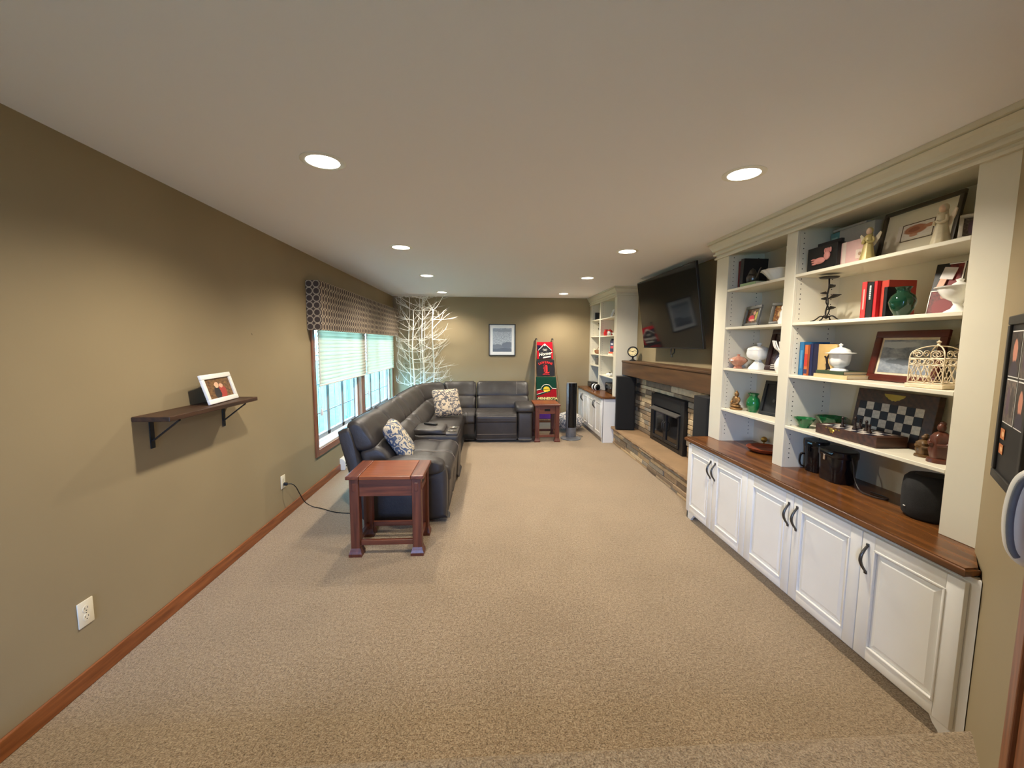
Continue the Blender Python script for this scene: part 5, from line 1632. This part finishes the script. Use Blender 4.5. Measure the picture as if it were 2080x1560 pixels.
for z, a, l in ((0.07, -1.2, 0.05), (0.13, 1.3, 0.075), (0.135, -1.4, 0.085), (0.14, -0.3, 0.06), (0.165, 1.8, 0.05), (0.20, -1.6, 0.055)):
    d = Vector((math.cos(a), math.sin(a), 0.25)); n_ = Vector((-math.sin(a), math.cos(a), 0))
    b = B(); p0 = Vector((0, 0, z))
    L_ = [p0, p0+d*l*0.55+n_*0.018, p0+d*l, p0+d*l*0.55-n_*0.018+Vector((0, 0, 0.014))]
    lo = [b.verts.new(q) for q in L_]; hi = [b.verts.new(q+Vector((0, 0, 0.003))) for q in L_]
    ring_faces(b, [lo, hi]); mk('leaf', b, IRON, ch)
book('tall red book standing first in the row on the wide bay second shelf', 3.85, 2.150, S2, 0.030, 0.196, 0.15, (206, 58, 58), marks=[(-0.15, 0.15, 0.25, 0.8, (226, 150, 140))])
book('black book with white spine lettering beside the tall red book', 3.85, 2.114, S2, 0.038, 0.190, 0.15, (24, 24, 26), marks=[(-0.12, 0.12, 0.52+0.05*k, 0.555+0.05*k, (226, 222, 214)) for k in range(8)])
book('thin red book beside the black lettered book on the second shelf', 3.85, 2.084, S2, 0.018, 0.192, 0.15, (200, 40, 46))
book('wide red-backed book partly behind the green vase on the second shelf', 3.87, 2.052, S2, 0.040, 0.190, 0.15, (188, 66, 52))
book('short black book in front of the green vase row on the second shelf', 3.845, 2.022, S2, 0.018, 0.152, 0.10, (20, 20, 22))
vase('glass_vase', 'dark green round glass vase on the wide bay second shelf', 'vase', 3.87, 1.955, S2, [(0.0, 0.0), (0.028, 0.0), (0.030, 0.006), (0.046, 0.035), (0.055, 0.070), (0.046, 0.100), (0.027, 0.116), (0.026, 0.128), (0.034, 0.142), (0.033, 0.144), (0.022, 0.128), (0.022, 0.118), (0.0, 0.11)], DGREENGL)
pcard = thing('photo_clip_stand', 'black folding photo stand with red graduation pictures on the second shelf', 'photo stand', (3.935, 1.835, S2), rz=RZ0+math.radians(18))
PG = picture('photo_red_gown', ((50, 14, 14), (96, 26, 24), (140, 44, 36)), [(0.5, 0.75, 0.12, 0.10, (176, 120, 100)), (0.5, 0.3, 0.35, 0.35, (120, 22, 24))])
M_ = RX(-math.radians(14))
mk('board', box(B(), -0.052, 0.052, 0.0, 0.004, 0.0, 0.25, M=M_), BLACKM, pcard)
b = B(); print_slab(b, 0.096, 0.110, 0.001, M_ @ T(-0.002, -0.001, 0.004)); mk('print', b, PG, pcard)
b = B(); print_slab(b, 0.052, 0.120, 0.001, M_ @ T(0.022, -0.001, 0.122)); mk('print', b, PG, pcard)
b = B()
for q in ((-0.052, 0.052, 0.114, 0.118), (-0.052, 0.052, 0.0, 0.003), (-0.052, -0.049, 0.0, 0.116), (0.047, 0.051, 0.0, 0.25), (-0.006, 0.051, 0.243, 0.247)):
    box(b, q[0], q[1], -0.004, -0.001, q[2], q[3], M=M_)
mk('white_border', b, WHITEFR, pcard)
tg = mk('hanging_tag', box(B(), -0.062, -0.014, -0.010, -0.006, 0.165, 0.222, M=M_ @ RY(0.2)), plain('clear_grey_tag', (206, 200, 196), 0.4), pcard)
mk('tag_note', box(B(), -0.058, -0.034, -0.011, -0.0065, 0.118, 0.165, M=M_ @ RY(0.2)), plain('peach_note', (226, 180, 156), 0.6), pcard)
ck2 = thing('cake_stand', 'white milk glass pedestal bowl half behind the right upright', 'bowl', (3.875, 1.714, S2))
b = B(); lathe(b, [(0.0, 0.0), (0.045, 0.0), (0.042, 0.006), (0.022, 0.018), (0.014, 0.035), (0.02, 0.050), (0.05, 0.068), (0.068, 0.10), (0.070, 0.112), (0.066, 0.112), (0.05, 0.078), (0.0, 0.06)], 36); mk('bowl', b, WHITEGL, ck2, smooth=50)
b = B(); lathe(b, [(0.066, 0.112), (0.078, 0.110), (0.080, 0.114), (0.066, 0.116)], 48, fr=lambda t, r, z: r*(1+0.02*math.cos(24*t))); mk('rim', b, WHITEGL, ck2, smooth=50)
b = B(); lathe(b, [(0.0, 0.117), (0.03, 0.119), (0.02, 0.128), (0.010, 0.134), (0.014, 0.144), (0.0, 0.150)], 24); mk('lid_knob', b, WHITEGL, ck2, smooth=50)
# ---- wide bay, third shelf
book('tall blue book first in the row on the wide bay third shelf', 3.855, 2.570, S3, 0.040, 0.214, 0.17, (40, 110, 160), marks=[(-0.2, 0.2, 0.2, 0.75, (86, 150, 190))])
book('orange and red book beside the tall blue one on the third shelf', 3.855, 2.530, S3, 0.030, 0.196, 0.15, (206, 110, 60), marks=[(-0.4, 0.4, 0.3, 0.7, (200, 60, 46)), (-0.4, 0.4, 0.06, 0.2, (60, 50, 90))])
book('navy blue book in the row on the wide bay third shelf', 3.865, 2.500, S3, 0.026, 0.204, 0.15, (34, 44, 84))
tb = book('tan book with a dark dancer figure facing out on the third shelf', 3.90, 2.42, S3, 0.145, 0.200, 0.028, (206, 172, 112))
dn = B()
for poly in ([(-0.02, 0.02), (0.0, 0.05), (-0.005, 0.08), (0.012, 0.09), (0.03, 0.06), (0.045, 0.02), (0.035, 0.02), (0.02, 0.05), (0.012, 0.045), (-0.008, 0.015)], [(0.0, 0.08), (-0.008, 0.11), (-0.02, 0.125), (-0.012, 0.13), (0.0, 0.122), (0.012, 0.14), (0.016, 0.132), (0.010, 0.108), (0.014, 0.088)]):
    prism(dn, poly, 'y', -0.0012, 0.0)
mk('dancer_figure', dn, plain('dark_silhouette', (36, 26, 26), 0.6), tb)
flatbook('tan book lying lowest under the white lidded jar on the third shelf', 3.835, 2.315, S3, 0.24, 0.022, 0.18, (204, 178, 132))
flatbook('dark green book lying on the tan one under the white lidded jar', 3.848, 2.335, S3+0.0225, 0.20, 0.020, 0.15, (58, 74, 52))
wj = thing('lidded_urn', 'white milk glass lidded urn standing on the green book', 'jar', (3.905, 2.33, S3+0.0432))
b = B(); lathe(b, [(0.0, 0.0), (0.044, 0.0), (0.042, 0.008), (0.026, 0.016), (0.026, 0.022), (0.044, 0.034), (0.050, 0.06), (0.052, 0.098), (0.0, 0.09)], 32, fr=lambda t, r, z: r*(1+0.035*math.cos(8*t))); mk('body', b, WHITEGL, wj, smooth=50)
b = B(); lathe(b, [(0.052, 0.0985), (0.074, 0.102), (0.076, 0.106), (0.052, 0.110), (0.046, 0.124), (0.022, 0.136), (0.008, 0.140), (0.006, 0.146), (0.012, 0.154), (0.0, 0.164)], 32); mk('lid', b, WHITEGL, wj, smooth=50)
P6 = picture('grey_seascape', ((96, 104, 116), (132, 140, 150), (162, 168, 174)), [(0.55, 0.35, 0.42, 0.10, (84, 90, 98)), (0.62, 0.56, 0.12, 0.16, (104, 110, 118)), (0.3, 0.85, 0.4, 0.1, (170, 176, 182))], bgn=5)
frame('dark red wooden framed grey landscape painting on the wide bay third shelf', (3.978, 2.03, S3), RZ0+math.radians(0), math.radians(10), 0.37, 0.275, 0.036, plain('mahogany_frame', (82, 30, 20), 0.35), P6, 0.012, plain('ivory_slip', (220, 206, 178), 0.6))
bc = thing('bird_cage', 'white wire decorative birdcage lantern on the wide bay third shelf', 'birdcage', (3.89, 1.785, S3), rz=math.radians(8))
WW = plain('antique_white_wire', (226, 210, 180), 0.5)
mk('base', BX(-0.072, 0.072, -0.076, 0.076, 0.0, 0.018, bev=0.003), WW, bc)
b = B()
for sx in (-1, 1):
    for sy in (-1, 1):
        cyl(b, (sx*0.064, sy*0.068, 0.018), (sx*0.064, sy*0.068, 0.135), 0.003, n=6)
for z in (0.024, 0.104, 0.135):
    tube(b, [(-0.064, -0.068, z), (0.064, -0.068, z), (0.064, 0.068, z), (-0.064, 0.068, z)], 0.003, 6, closed=True)
mk('frame_posts', b, WW, bc)
def panel(axis, s):
    b = B()
    def P(u, z): return (s*0.066, u*0.068, z) if axis == 'x' else (u*0.064, s*0.070, z)
    for k in range(4):
        u0 = -1+0.5*k
        tube(b, [P(u0, 0.026), P(u0+0.5, 0.102)], 0.0018, 5); tube(b, [P(u0+0.5, 0.026), P(u0, 0.102)], 0.0018, 5)
        tube(b, [P(u0+0.25+0.2*math.cos(a*PI/6), 0.1195+0.011*math.sin(a*PI/6)) for a in range(12)], 0.0022, 5, closed=True)
    return mk('lattice_panel', b, WW, bc)
for s in (-1, 1): panel('x', s); panel('y', s)
b = B()
for sx in (-1, 1):
    for sy in (-1, 1):
        tube(b, spline([(sx*0.064, sy*0.068, 0.135), (sx*0.058, sy*0.062, 0.165), (sx*0.03, sy*0.032, 0.188), (0, 0, 0.195)], 4), 0.0028, 6)
for s in (-1, 1):
    for q in (-0.5, 0.5):
        tube(b, [(s*0.062, q*0.068+0.022*math.cos(t*PI/5)*(1-t/22), 0.155+0.018*math.sin(t*PI/5)*(1-t/22)) for t in range(16)], 0.0022, 5)
        tube(b, [(q*0.064+0.022*math.cos(t*PI/5)*(1-t/22), s*0.066, 0.155+0.018*math.sin(t*PI/5)*(1-t/22)) for t in range(16)], 0.0022, 5)
mk('scroll_roof', b, WW, bc, smooth=60)
mk('finial', lathe(B(), [(0.0, 0.194), (0.008, 0.196), (0.004, 0.204), (0.010, 0.212), (0.0, 0.22)], 12), WW, bc, smooth=50)
CLR = NT('clear_grey_glass'); CLR.base(s2l((206, 204, 190))); CLR.set(Roughness=0.05, Transmission_Weight=0.75, IOR=1.3)
bt = thing('glass_decanter', 'tall clear glass decanter behind the birdcage', 'bottle', (4.03, 1.765, S3))
b = B(); lathe(b, [(0.0, 0.0), (0.055, 0.0), (0.06, 0.02), (0.06, 0.17), (0.05, 0.20), (0.018, 0.225), (0.016, 0.27), (0.024, 0.285), (0.0, 0.285)], 28); mk('body', b, CLR.m, bt, smooth=50)
b = B(); lathe(b, [(0.0, 0.2855), (0.012, 0.286), (0.022, 0.30), (0.014, 0.308), (0.0, 0.312)], 16); mk('stopper', b, CLR.m, bt, smooth=50)
# ---- wide bay, fourth shelf
vase('glass_bowl', 'small flared green glass bowl at the left of the wide bay fourth shelf', 'bowl', 3.872, 2.525, S4, [(0.0, 0.0), (0.026, 0.0), (0.026, 0.006), (0.040, 0.03), (0.058, 0.062), (0.056, 0.064), (0.038, 0.034), (0.0, 0.014)], GREENGL, 48, lambda t, r, z: r*(1+0.05*math.cos(8*t)*(z/0.06)))
vase('glass_bowl', 'wider green glass bowl behind the small one on the fourth shelf', 'bowl', 4.012, 2.478, S4, [(0.0, 0.0), (0.035, 0.0), (0.035, 0.008), (0.055, 0.04), (0.080, 0.078), (0.078, 0.080), (0.052, 0.044), (0.0, 0.016)], GREENGL, 48, lambda t, r, z: r*(1+0.05*math.cos(10*t)*(z/0.08)))
CHB = wood('dark_chess_box_wood', (44, 26, 18), (86, 54, 38), 0.4, 'y')
SQW = plain('marbled_white_square', (196, 188, 178), 0.3, var=0.25, vscale=60); SQB = plain('midnight_blue_square', (16, 16, 36), 0.5)
cb = thing('chess_box', 'brown wooden chess box lying flat with a chequered top on the fourth shelf', 'chess set', (3.918, 2.185, S4), rz=RZ0)
mk('case', BX(-0.20, 0.20, -0.085, 0.090, 0.0, 0.058, bev=0.003), CHB, cb)
_sq = None
def squares(parent, nx, nz, size, place):
    base = {}
    for i in range(nx):
        for j in range(nz):
            m = SQW if (i+j) % 2 == 0 else SQB
            k = m.name
            if k not in base:
                o = mk('square', BX(-size*0.48, size*0.48, -size*0.48, size*0.48, 0.0, 0.0015), m, parent)
                base[k] = o.data
            else:
                o = link(bpy.data.objects.new('square', base[k]), parent)
            o.matrix_local = place(i, j)
squares(cb, 8, 4, 0.040, lambda i, j: T(-0.14+0.040*i, -0.062+0.040*j, 0.058))
mk('latch', lathe(B(), [(0.0, 0.0), (0.016, 0.0), (0.012, 0.004), (0.0, 0.005)], 12, M=T(-0.08, -0.085, 0.035) @ RX(PI/2), fr=lambda t, r, z: r*(1+0.15*math.cos(6*t))), BRASS, cb)
b = B()
for k in range(5): box(b, -0.125+0.022*k, -0.113+0.022*k, -0.0865, -0.085, 0.042, 0.05)
mk('brass_inlay', b, BRASS, cb)
ub = thing('chess_board', 'dark upright folding chess board leaning at the back of the fourth shelf', 'chess board', (4.012, 2.115, S4), rz=RZ0)
MU = RX(-math.radians(8))
mk('panel', box(B(), -0.225, 0.225, 0.0, 0.035, 0.0, 0.285, bev=0.003, M=MU), CHB, ub)
squares(ub, 8, 4, 0.046, lambda i, j: MU @ T(-0.175+0.046*i, -0.0003, 0.052+0.046*j) @ RX(PI/2))
b = B(); prism(b, [(-0.058, 0.268)]+[(-0.058+0.116*k/12, 0.262-0.028*math.sin(PI*k/12)-0.004*math.sin(6*PI*k/12)**2) for k in range(13)]+[(0.058, 0.268)], 'y', -0.0015, 0.0)
bmesh.ops.transform(b, matrix=MU, verts=b.verts); mk('brass_clasp', b, BRASS, ub)
CHP = plain('dark_carved_wood', (40, 26, 20), 0.35); CHL = plain('pale_carved_wood', (112, 84, 62), 0.4)
PCS = [(-0.06, -0.04, 0.062, 'bishop-topped dark chess piece left of centre on the chess box'), (0.0, -0.02, 0.072, 'tallest dark chess king in the middle of the chess box'), (0.05, 0.0, 0.060, 'dark chess queen right of the king on the chess box'), (0.10, -0.03, 0.050, 'short dark chess pawn at the right of the chess box'), (-0.02, 0.03, 0.055, 'dark chess rook behind the king on the chess box')]
for (px, py, hh, lab) in PCS:
    w_ = Matrix.Translation((3.918, 2.185, S4)) @ RZ(RZ0) @ Vector((px, py, 0.0602))
    r = thing('chess_piece', lab, 'chess piece', tuple(w_), group='chess pieces')
    b = B(); lathe(b, [(0.0, 0.0), (0.012, 0.0), (0.012, 0.006), (0.007, 0.012), (0.005, hh*0.6), (0.009, hh*0.7), (0.0, hh*0.72)], 14); mk('body', b, CHP, r, smooth=40)
    b = B(); ellipsoid(b, (0, 0, hh*0.85), (0.0075, 0.0075, hh*0.15), 10, 8); mk('top', b, CHP, r, smooth=60)
def carved(label, x, y, z, h, w, mat, seed):
    r = thing('carved_statuette', label, 'statuette', (x, y, z), rz=RZ0)
    b = B(); lathe(b, [(0.0, 0.0), (w*1.15, 0.0), (w*1.1, h*0.08), (w*0.9, h*0.1), (0.0, h*0.1)], 20); mk('plinth', b, mat, r, smooth=40)
    b = B(); lathe(b, [(0.0, h*0.1), (w*0.8, h*0.1), (w*0.95, h*0.3), (w*0.75, h*0.45), (w*0.95, h*0.6), (w*0.6, h*0.70), (w*0.3, h*0.74), (0.0, h*0.75)], 28, fr=lambda t, r_, z_: r_*(1+0.10*math.sin(5*t+seed)+0.07*math.sin(3*t+z_*60))); mk('body', b, mat, r, smooth=60)
    b = B(); ellipsoid(b, (0, -0.005, h*0.84), (w*0.38, w*0.42, h*0.11)); ellipsoid(b, (0, 0.0, h*0.93), (w*0.3, w*0.3, h*0.07)); mk('head', b, mat, r, smooth=70)
    b = B()
    for s in (-1, 1): tube(b, spline([(s*w*0.8, 0, h*0.6), (s*w*1.0, -w*0.3, h*0.45), (s*w*0.3, -w*0.9, h*0.42)], 4), w*0.2, 8)
    mk('arms', b, mat, r, smooth=60)
carved('small dark gold-painted carved figure beside the chess box', 3.93, 1.832, S4, 0.112, 0.034, plain('dark_gilt_wood', (92, 66, 34), 0.4, var=0.4, vscale=40), 1)
carved('taller reddish-brown carved wooden figure at the right end of the fourth shelf', 3.895, 1.735, S4, 0.192, 0.040, plain('red_brown_carving', (84, 46, 32), 0.3, var=0.2), 2)
# ---- wide bay, counter
def case(label, x, y, w, d, h, rz, flap):
    r = thing('binocular_case', label, 'case', (x, y, S0), rz=rz)
    LB = plain('black_leather_case', (12, 13, 18), 0.16, var=0.2)
    def rr(a, c, rad=min(w, d)*0.46, n=8):
        pts = []
        for cx, cy, a0 in ((a-rad, c-rad, 0), (-a+rad, c-rad, 90), (-a+rad, -c+rad, 180), (a-rad, -c+rad, 270)):
            for k in range(n+1):
                t = math.radians(a0+90*k/n); pts.append((cx+rad*math.cos(t), cy+rad*math.sin(t)))
        return pts
    b = B(); rings = []
    for z, s in ((0.0, 0.86), (0.01, 0.9), (h*0.5, 0.96), (h*0.84, 0.99)):
        rings.append([b.verts.new((px*s, py*s, z)) for px, py in rr(w/2, d/2)])
    ring_faces(b, rings); mk('body', b, LB, r, smooth=40)
    b = B(); rings = []
    for z, s in ((h*0.78, 1.02), (h*0.82, 1.04), (h*0.97, 1.04), (h, 0.98)):
        rings.append([b.verts.new((px*s, py*s, z)) for px, py in rr(w/2, d/2)])
    ring_faces(b, rings); mk('lid', b, LB, r, smooth=40)
    mk('clasp', BX(-0.008, 0.008, -d/2-0.008, -d/2+0.002, h*0.66, h*0.84, bev=0.002), plain('chrome', (215, 215, 218), 0.12, metal=1.0) if flap else LB, r)
    return r, LB
r, LB = case('tall black leather binocular case at the left of the wide bay counter', 3.955, 2.505, 0.13, 0.11, 0.205, RZ0+math.radians(8), False)
mk('strap', tube(B(), spline([(-0.064, -0.01, 0.10), (-0.082, -0.03, 0.095), (-0.086, -0.035, 0.05), (-0.078, -0.03, 0.02), (-0.062, -0.02, 0.015)], 4), 0.006, 6), LB, r, smooth=60)
r, LB = case('wide glossy black leather binocular case with a trailing strap on the counter', 3.94, 2.325, 0.215, 0.15, 0.195, RZ0+math.radians(-6), True)
b = B()
sp = spline([(0.108, 0.0, 0.17), (0.135, -0.005, 0.12), (0.15, -0.01, 0.07), (0.18, -0.015, 0.03), (0.22, -0.02, 0.008), (0.27, -0.015, 0.005), (0.31, 0.0, 0.006), (0.33, 0.03, 0.006), (0.29, 0.05, 0.006), (0.22, 0.03, 0.008)], 4)
for p_, q_ in zip(sp, sp[1:]):
    pass
tube(b, sp, 0.0045, 6); mk('strap', b, plain('brown_black_strap', (40, 30, 24), 0.5), r, smooth=60)
spk = thing('smart_speaker', 'round dark grey fabric speaker on the counter beside the right upright', 'speaker', (3.93, 1.785, S0))
b = B(); lathe(b, [(0.0, 0.0), (0.085, 0.0), (0.098, 0.014), (0.103, 0.06), (0.103, 0.14), (0.098, 0.185), (0.082, 0.204), (0.0, 0.206)], 40); mk('body', b, plain('charcoal_speaker_cloth', (36, 36, 36), 0.95, bump=0.4, bscale=600), spk, smooth=50)
b = B(); lathe(b, [(0.0, 0.2063), (0.06, 0.2063), (0.058, 0.2085), (0.0, 0.2085)], 32); mk('touch_ring', b, BLACKM, spk)
mk('power_cable', tube(B(), spline([(0.0, -0.085, 0.20), (-0.03, -0.10, 0.235), (-0.045, -0.098, 0.25), (-0.05, -0.100, 0.262)], 4), 0.004, 6), plain('grey_cord', (110, 110, 108), 0.6), spk, smooth=60)
mk('power_led', BX(-0.1035, -0.1025, 0.02, 0.03, 0.05, 0.055), WHITEPL, spk)

# ================================================================== FAR BOOKCASE
FZ = {k: v+0.0008 for k, v in dict(r1=2.0, r2=1.70, r3=1.373, r4=1.02, l1=2.006, l2=1.705, l3=1.375, l4=1.164).items()}
book('black book standing at the far end of the far bookcase top shelf', 3.86, 7.86, FZ['l1'], 0.03, 0.15, 0.15, (24, 24, 26))
st = thing('metal_tree', 'spindly dark metal tree ornament in the far bookcase', 'ornament', (3.90, 7.68, FZ['l2']))
b = B(); lathe(b, [(0.0, 0.0), (0.05, 0.0), (0.045, 0.008), (0.0, 0.01)], 20); mk('foot', b, IRON, st, smooth=40)
b = tube(B(), spline([(0, 0, 0.008), (0.01, 0.02, 0.08), (-0.01, -0.015, 0.16), (0, 0, 0.25)]), 0.007, 6)
for z, a in ((0.10, 1), (0.15, -1), (0.2, 1), (0.24, -1)):
    tube(b, [(0, 0, z), (0, a*0.04, z+0.02), (0, a*0.07, z+0.05)], 0.004, 5)
    ellipsoid(b, (0, a*0.065, z+0.04), (0.012, 0.022, 0.008), 8, 6)
mk('trunk', b, IRON, st, smooth=60)
cd = vase('pillar_candle', 'short cream pillar candle in the far bookcase', 'candle', 3.87, 7.84, FZ['l3'], [(0.0, 0.0), (0.036, 0.0), (0.036, 0.085), (0.028, 0.09), (0.0, 0.084)], plain('cream_wax', (232, 220, 190), 0.5))
mk('wick', tube(B(), [(0, 0, 0.084), (0.002, 0, 0.098)], 0.0015, 5), BLACKM, cd)
bk = thing('wire_basket', 'small brown woven basket beside the candle in the far bookcase', 'basket', (3.88, 7.62, FZ['l3']))
b = B(); lathe(b, [(0.0, 0.0), (0.055, 0.0), (0.075, 0.03), (0.08, 0.07), (0.074, 0.07), (0.068, 0.03), (0.0, 0.012)], 28, fr=lambda t, r_, z_: r_*(1+0.04*math.sin(14*t+z_*180))); mk('body', b, plain('woven_brown', (150, 104, 72), 0.8, var=0.3), bk, smooth=60)
mk('handle', tube(B(), [(0.0, 0.074*math.cos(PI*k/10), 0.066+0.06*math.sin(PI*k/10)) for k in range(11)], 0.004, 6), plain('woven_brown', (150, 104, 72), 0.8), bk, smooth=60)
def device(label, cat, x, y, z, w, d, h, name, rz=RZ0, front=None):
    r = thing(name, label, cat, (x, y, z), rz=rz)
    mk('housing', BX(-w/2, w/2, 0.0, d, 0.006, h, bev=0.005), plain('satin_black', (26, 26, 27), 0.35), r)
    mk('front_panel', BX(-w/2+0.006, w/2-0.006, -0.003, 0.0, 0.012, h-0.006), BLACKG, r)
    for s in (-1, 1):
        mk('foot', BX(s*w*0.38-0.012, s*w*0.38+0.012, 0.02, d-0.02, 0.0, 0.006), BLACKM, r)
    b = B(); lathe(b, [(0.0, 0.0), (h*0.16, 0.0), (h*0.14, 0.010), (0.0, 0.010)], 20, M=T(w*0.3, -0.003, h*0.55) @ RX(PI/2)); mk('knob', b, DARKMETAL, r, smooth=40)
    mk('display', BX(-w*0.32, w*0.1, -0.0042, -0.003, h*0.45, h*0.7), plain('dim_display', (60, 66, 70), 0.2), r)
    return r
device('black audio receiver on the fourth shelf of the far bookcase', 'receiver', 3.87, 7.61, FZ['l4'], 0.40, 0.20, 0.145, 'audio_receiver')
device('low dark radio at the far end of the corner counter', 'radio', 3.75, 7.74, S0, 0.30, 0.12, 0.105, 'tabletop_radio')
device('large black subwoofer box on the corner counter below the far shelves', 'subwoofer', 3.835, 6.765, S0, 0.40, 0.24, 0.165, 'black_subwoofer')
wl = thing('bluetooth_speaker', 'small white and black rounded device on the corner counter', 'speaker', (3.735, 7.22, S0), rz=RZ0+0.5)
b = B(); lathe(b, [(0.0, -0.07), (0.045, -0.068), (0.055, -0.05), (0.055, 0.05), (0.045, 0.068), (0.0, 0.07)], 28, M=T(0, 0, 0.056) @ RY(PI/2)); mk('body', b, BLACKG, wl, smooth=50)
for s in (-1, 1):
    b = B(); lathe(b, [(0.046, 0.0), (0.0565, 0.002), (0.0565, 0.028), (0.046, 0.032)], 28, M=T(s*0.05-(0.032 if s > 0 else 0), 0, 0.056) @ RY(PI/2)); mk('end_ring', b, WHITEPL, wl, smooth=50)
mk('cable', tube(B(), spline([(0.06, 0.03, 0.02), (0.12, 0.06, 0.005), (0.2, 0.05, 0.005), (0.28, 0.09, 0.005)], 4), 0.003, 6), BLACKM, wl)
cb2 = thing('hanging_cables', 'loose black cables hanging behind the far bookcase lower shelf', 'cable', (4.05, 7.6, S0))
for k in range(3):
    mk('cable', tube(B(), spline([(0.0, -0.1+0.1*k, 0.40), (-0.02, -0.05+0.05*k, 0.28), (0.01, 0.02*k, 0.15), (-0.03, -0.08+0.08*k, 0.01)], 5), 0.005, 6), BLACKM, cb2, smooth=60)
P7 = picture('photo_bw_group', ((60, 60, 60), (130, 130, 128), (210, 210, 206)), [(0.35, 0.4, 0.14, 0.3, (50, 50, 52)), (0.68, 0.42, 0.14, 0.32, (236, 234, 230))])
frame('white framed black and white photo on the far bookcase top shelf, lower one', (3.86, 6.80, FZ['r1']), RZ0+math.radians(-12), math.radians(18), 0.30, 0.13, 0.018, WHITEFR, P7)
frame('white framed black and white photo behind the lower one on the far top shelf', (3.95, 6.68, FZ['r1']), RZ0+math.radians(-12), math.radians(14), 0.22, 0.235, 0.018, WHITEFR, P7)
jg = vase('red_jug', 'small glossy red jug in the far bookcase', 'jug', 3.88, 7.15, FZ['r2'], [(0.0, 0.0), (0.035, 0.0), (0.048, 0.03), (0.046, 0.065), (0.030, 0.09), (0.036, 0.112), (0.030, 0.112), (0.0, 0.09)], plain('red_glaze', (176, 34, 36), 0.15))
mk('handle', tube(B(), [(0, -0.034, 0.10), (0, -0.07, 0.095), (0, -0.075, 0.06), (0, -0.045, 0.04)], 0.006, 6), plain('red_glaze', (176, 34, 36), 0.15), jg, smooth=60)
rp = thing('red_apple_pot', 'round red pot with a lid beside the red jug', 'pot', (3.90, 7.0, FZ['r2']))
b = B(); lathe(b, [(0.0, 0.0), (0.03, 0.0), (0.052, 0.03), (0.054, 0.06), (0.04, 0.085), (0.0, 0.09)], 24); mk('body', b, plain('red_glaze', (176, 34, 36), 0.15), rp, smooth=60)
b = B(); lathe(b, [(0.041, 0.0855), (0.03, 0.098), (0.008, 0.102), (0.010, 0.112), (0.0, 0.116)], 20); mk('lid', b, plain('red_glaze', (176, 34, 36), 0.15), rp, smooth=60)
cw = thing('cow_figurine', 'small black and white animal figurine in the far bookcase', 'figurine', (3.85, 6.87, FZ['r2']), rz=RZ0)
b = B(); ellipsoid(b, (0, 0, 0.045), (0.055, 0.026, 0.026))
for sx in (-1, 1):
    for sy in (-1, 1): tube(b, [(sx*0.034, sy*0.013, 0.04), (sx*0.036, sy*0.014, 0.0)], [0.011, 0.008], 8)
ellipsoid(b, (-0.062, 0, 0.062), (0.02, 0.016, 0.017)); mk('body', b, picture('cow_hide', ((24, 24, 24), (200, 198, 194), (238, 236, 230)), bgn=3), cw, smooth=70)
b = B()
for s in (-1, 1): ellipsoid(b, (-0.056, s*0.02, 0.074), (0.006, 0.012, 0.005), 8, 6)
mk('ears', b, BLACKM, cw, smooth=70)
wf = vase('white_bowl', 'small white bowl at the end of the far bookcase second shelf', 'bowl', 3.86, 6.60, FZ['r2'], [(0.0, 0.0), (0.025, 0.0), (0.03, 0.01), (0.055, 0.04), (0.052, 0.042), (0.0, 0.015)], WHITEGL)
book('black-framed tall book at the back of the far third shelf', 3.93, 7.0, FZ['r3'], 0.035, 0.275, 0.12, (22, 24, 34))
book('pale blue book in the far bookcase third shelf row', 3.90, 6.955, FZ['r3'], 0.045, 0.245, 0.12, (150, 176, 204))
book('navy and red book in the far bookcase third shelf row', 3.88, 6.80, FZ['r3']+0.056, 0.20, 0.19, 0.03, (36, 44, 86), marks=[(-0.4, 0.4, 0.3, 0.5, (196, 60, 70)), (-0.3, 0.3, 0.6, 0.75, (210, 210, 220))])
flatbook('orange-red book lying under the navy one in the far bookcase', 3.86, 6.80, FZ['r3']+0.0275, 0.22, 0.027, 0.15, (214, 92, 66))
flatbook('cream book lowest of the pile in the far bookcase', 3.855, 6.80, FZ['r3'], 0.24, 0.026, 0.16, (226, 216, 196))
gc = thing('game_controller', 'white game controller on the far bookcase fourth shelf', 'controller', (3.87, 6.80, FZ['r4']), rz=RZ0)
b = B(); ellipsoid(b, (0, 0, 0.03), (0.07, 0.035, 0.022))
for s in (-1, 1): tube(b, [(s*0.05, 0, 0.03), (s*0.075, -0.05, 0.020)], [0.026, 0.016], 10)
mk('shell', b, WHITEPL, gc, smooth=70)
for s in (-1, 1):
    b = B(); lathe(b, [(0.0, 0.045), (0.009, 0.045), (0.009, 0.06), (0.012, 0.064), (0.0, 0.064)], 14, c=(s*0.025, -0.012, 0)); mk('thumbstick', b, BLACKM, gc, smooth=40)
hs = thing('headphones', 'black headphones lying on the far bookcase fourth shelf', 'headphones', (3.88, 6.60, FZ['r4']), rz=RZ0)
mk('headband', tube(B(), [(0.075*math.cos(PI*k/14), 0.03, 0.04+0.10*math.sin(PI*k/14)) for k in range(15)], 0.008, 8), BLACKM, hs, smooth=60)
for s in (-1, 1):
    b = B(); lathe(b, [(0.0, 0.0), (0.034, 0.0), (0.038, 0.012), (0.03, 0.026), (0.0, 0.028)], 20, M=T(s*0.075, 0.03, 0.0385) @ RY(s*PI/2)); mk('ear_cup', b, BLACKM, hs, smooth=50)
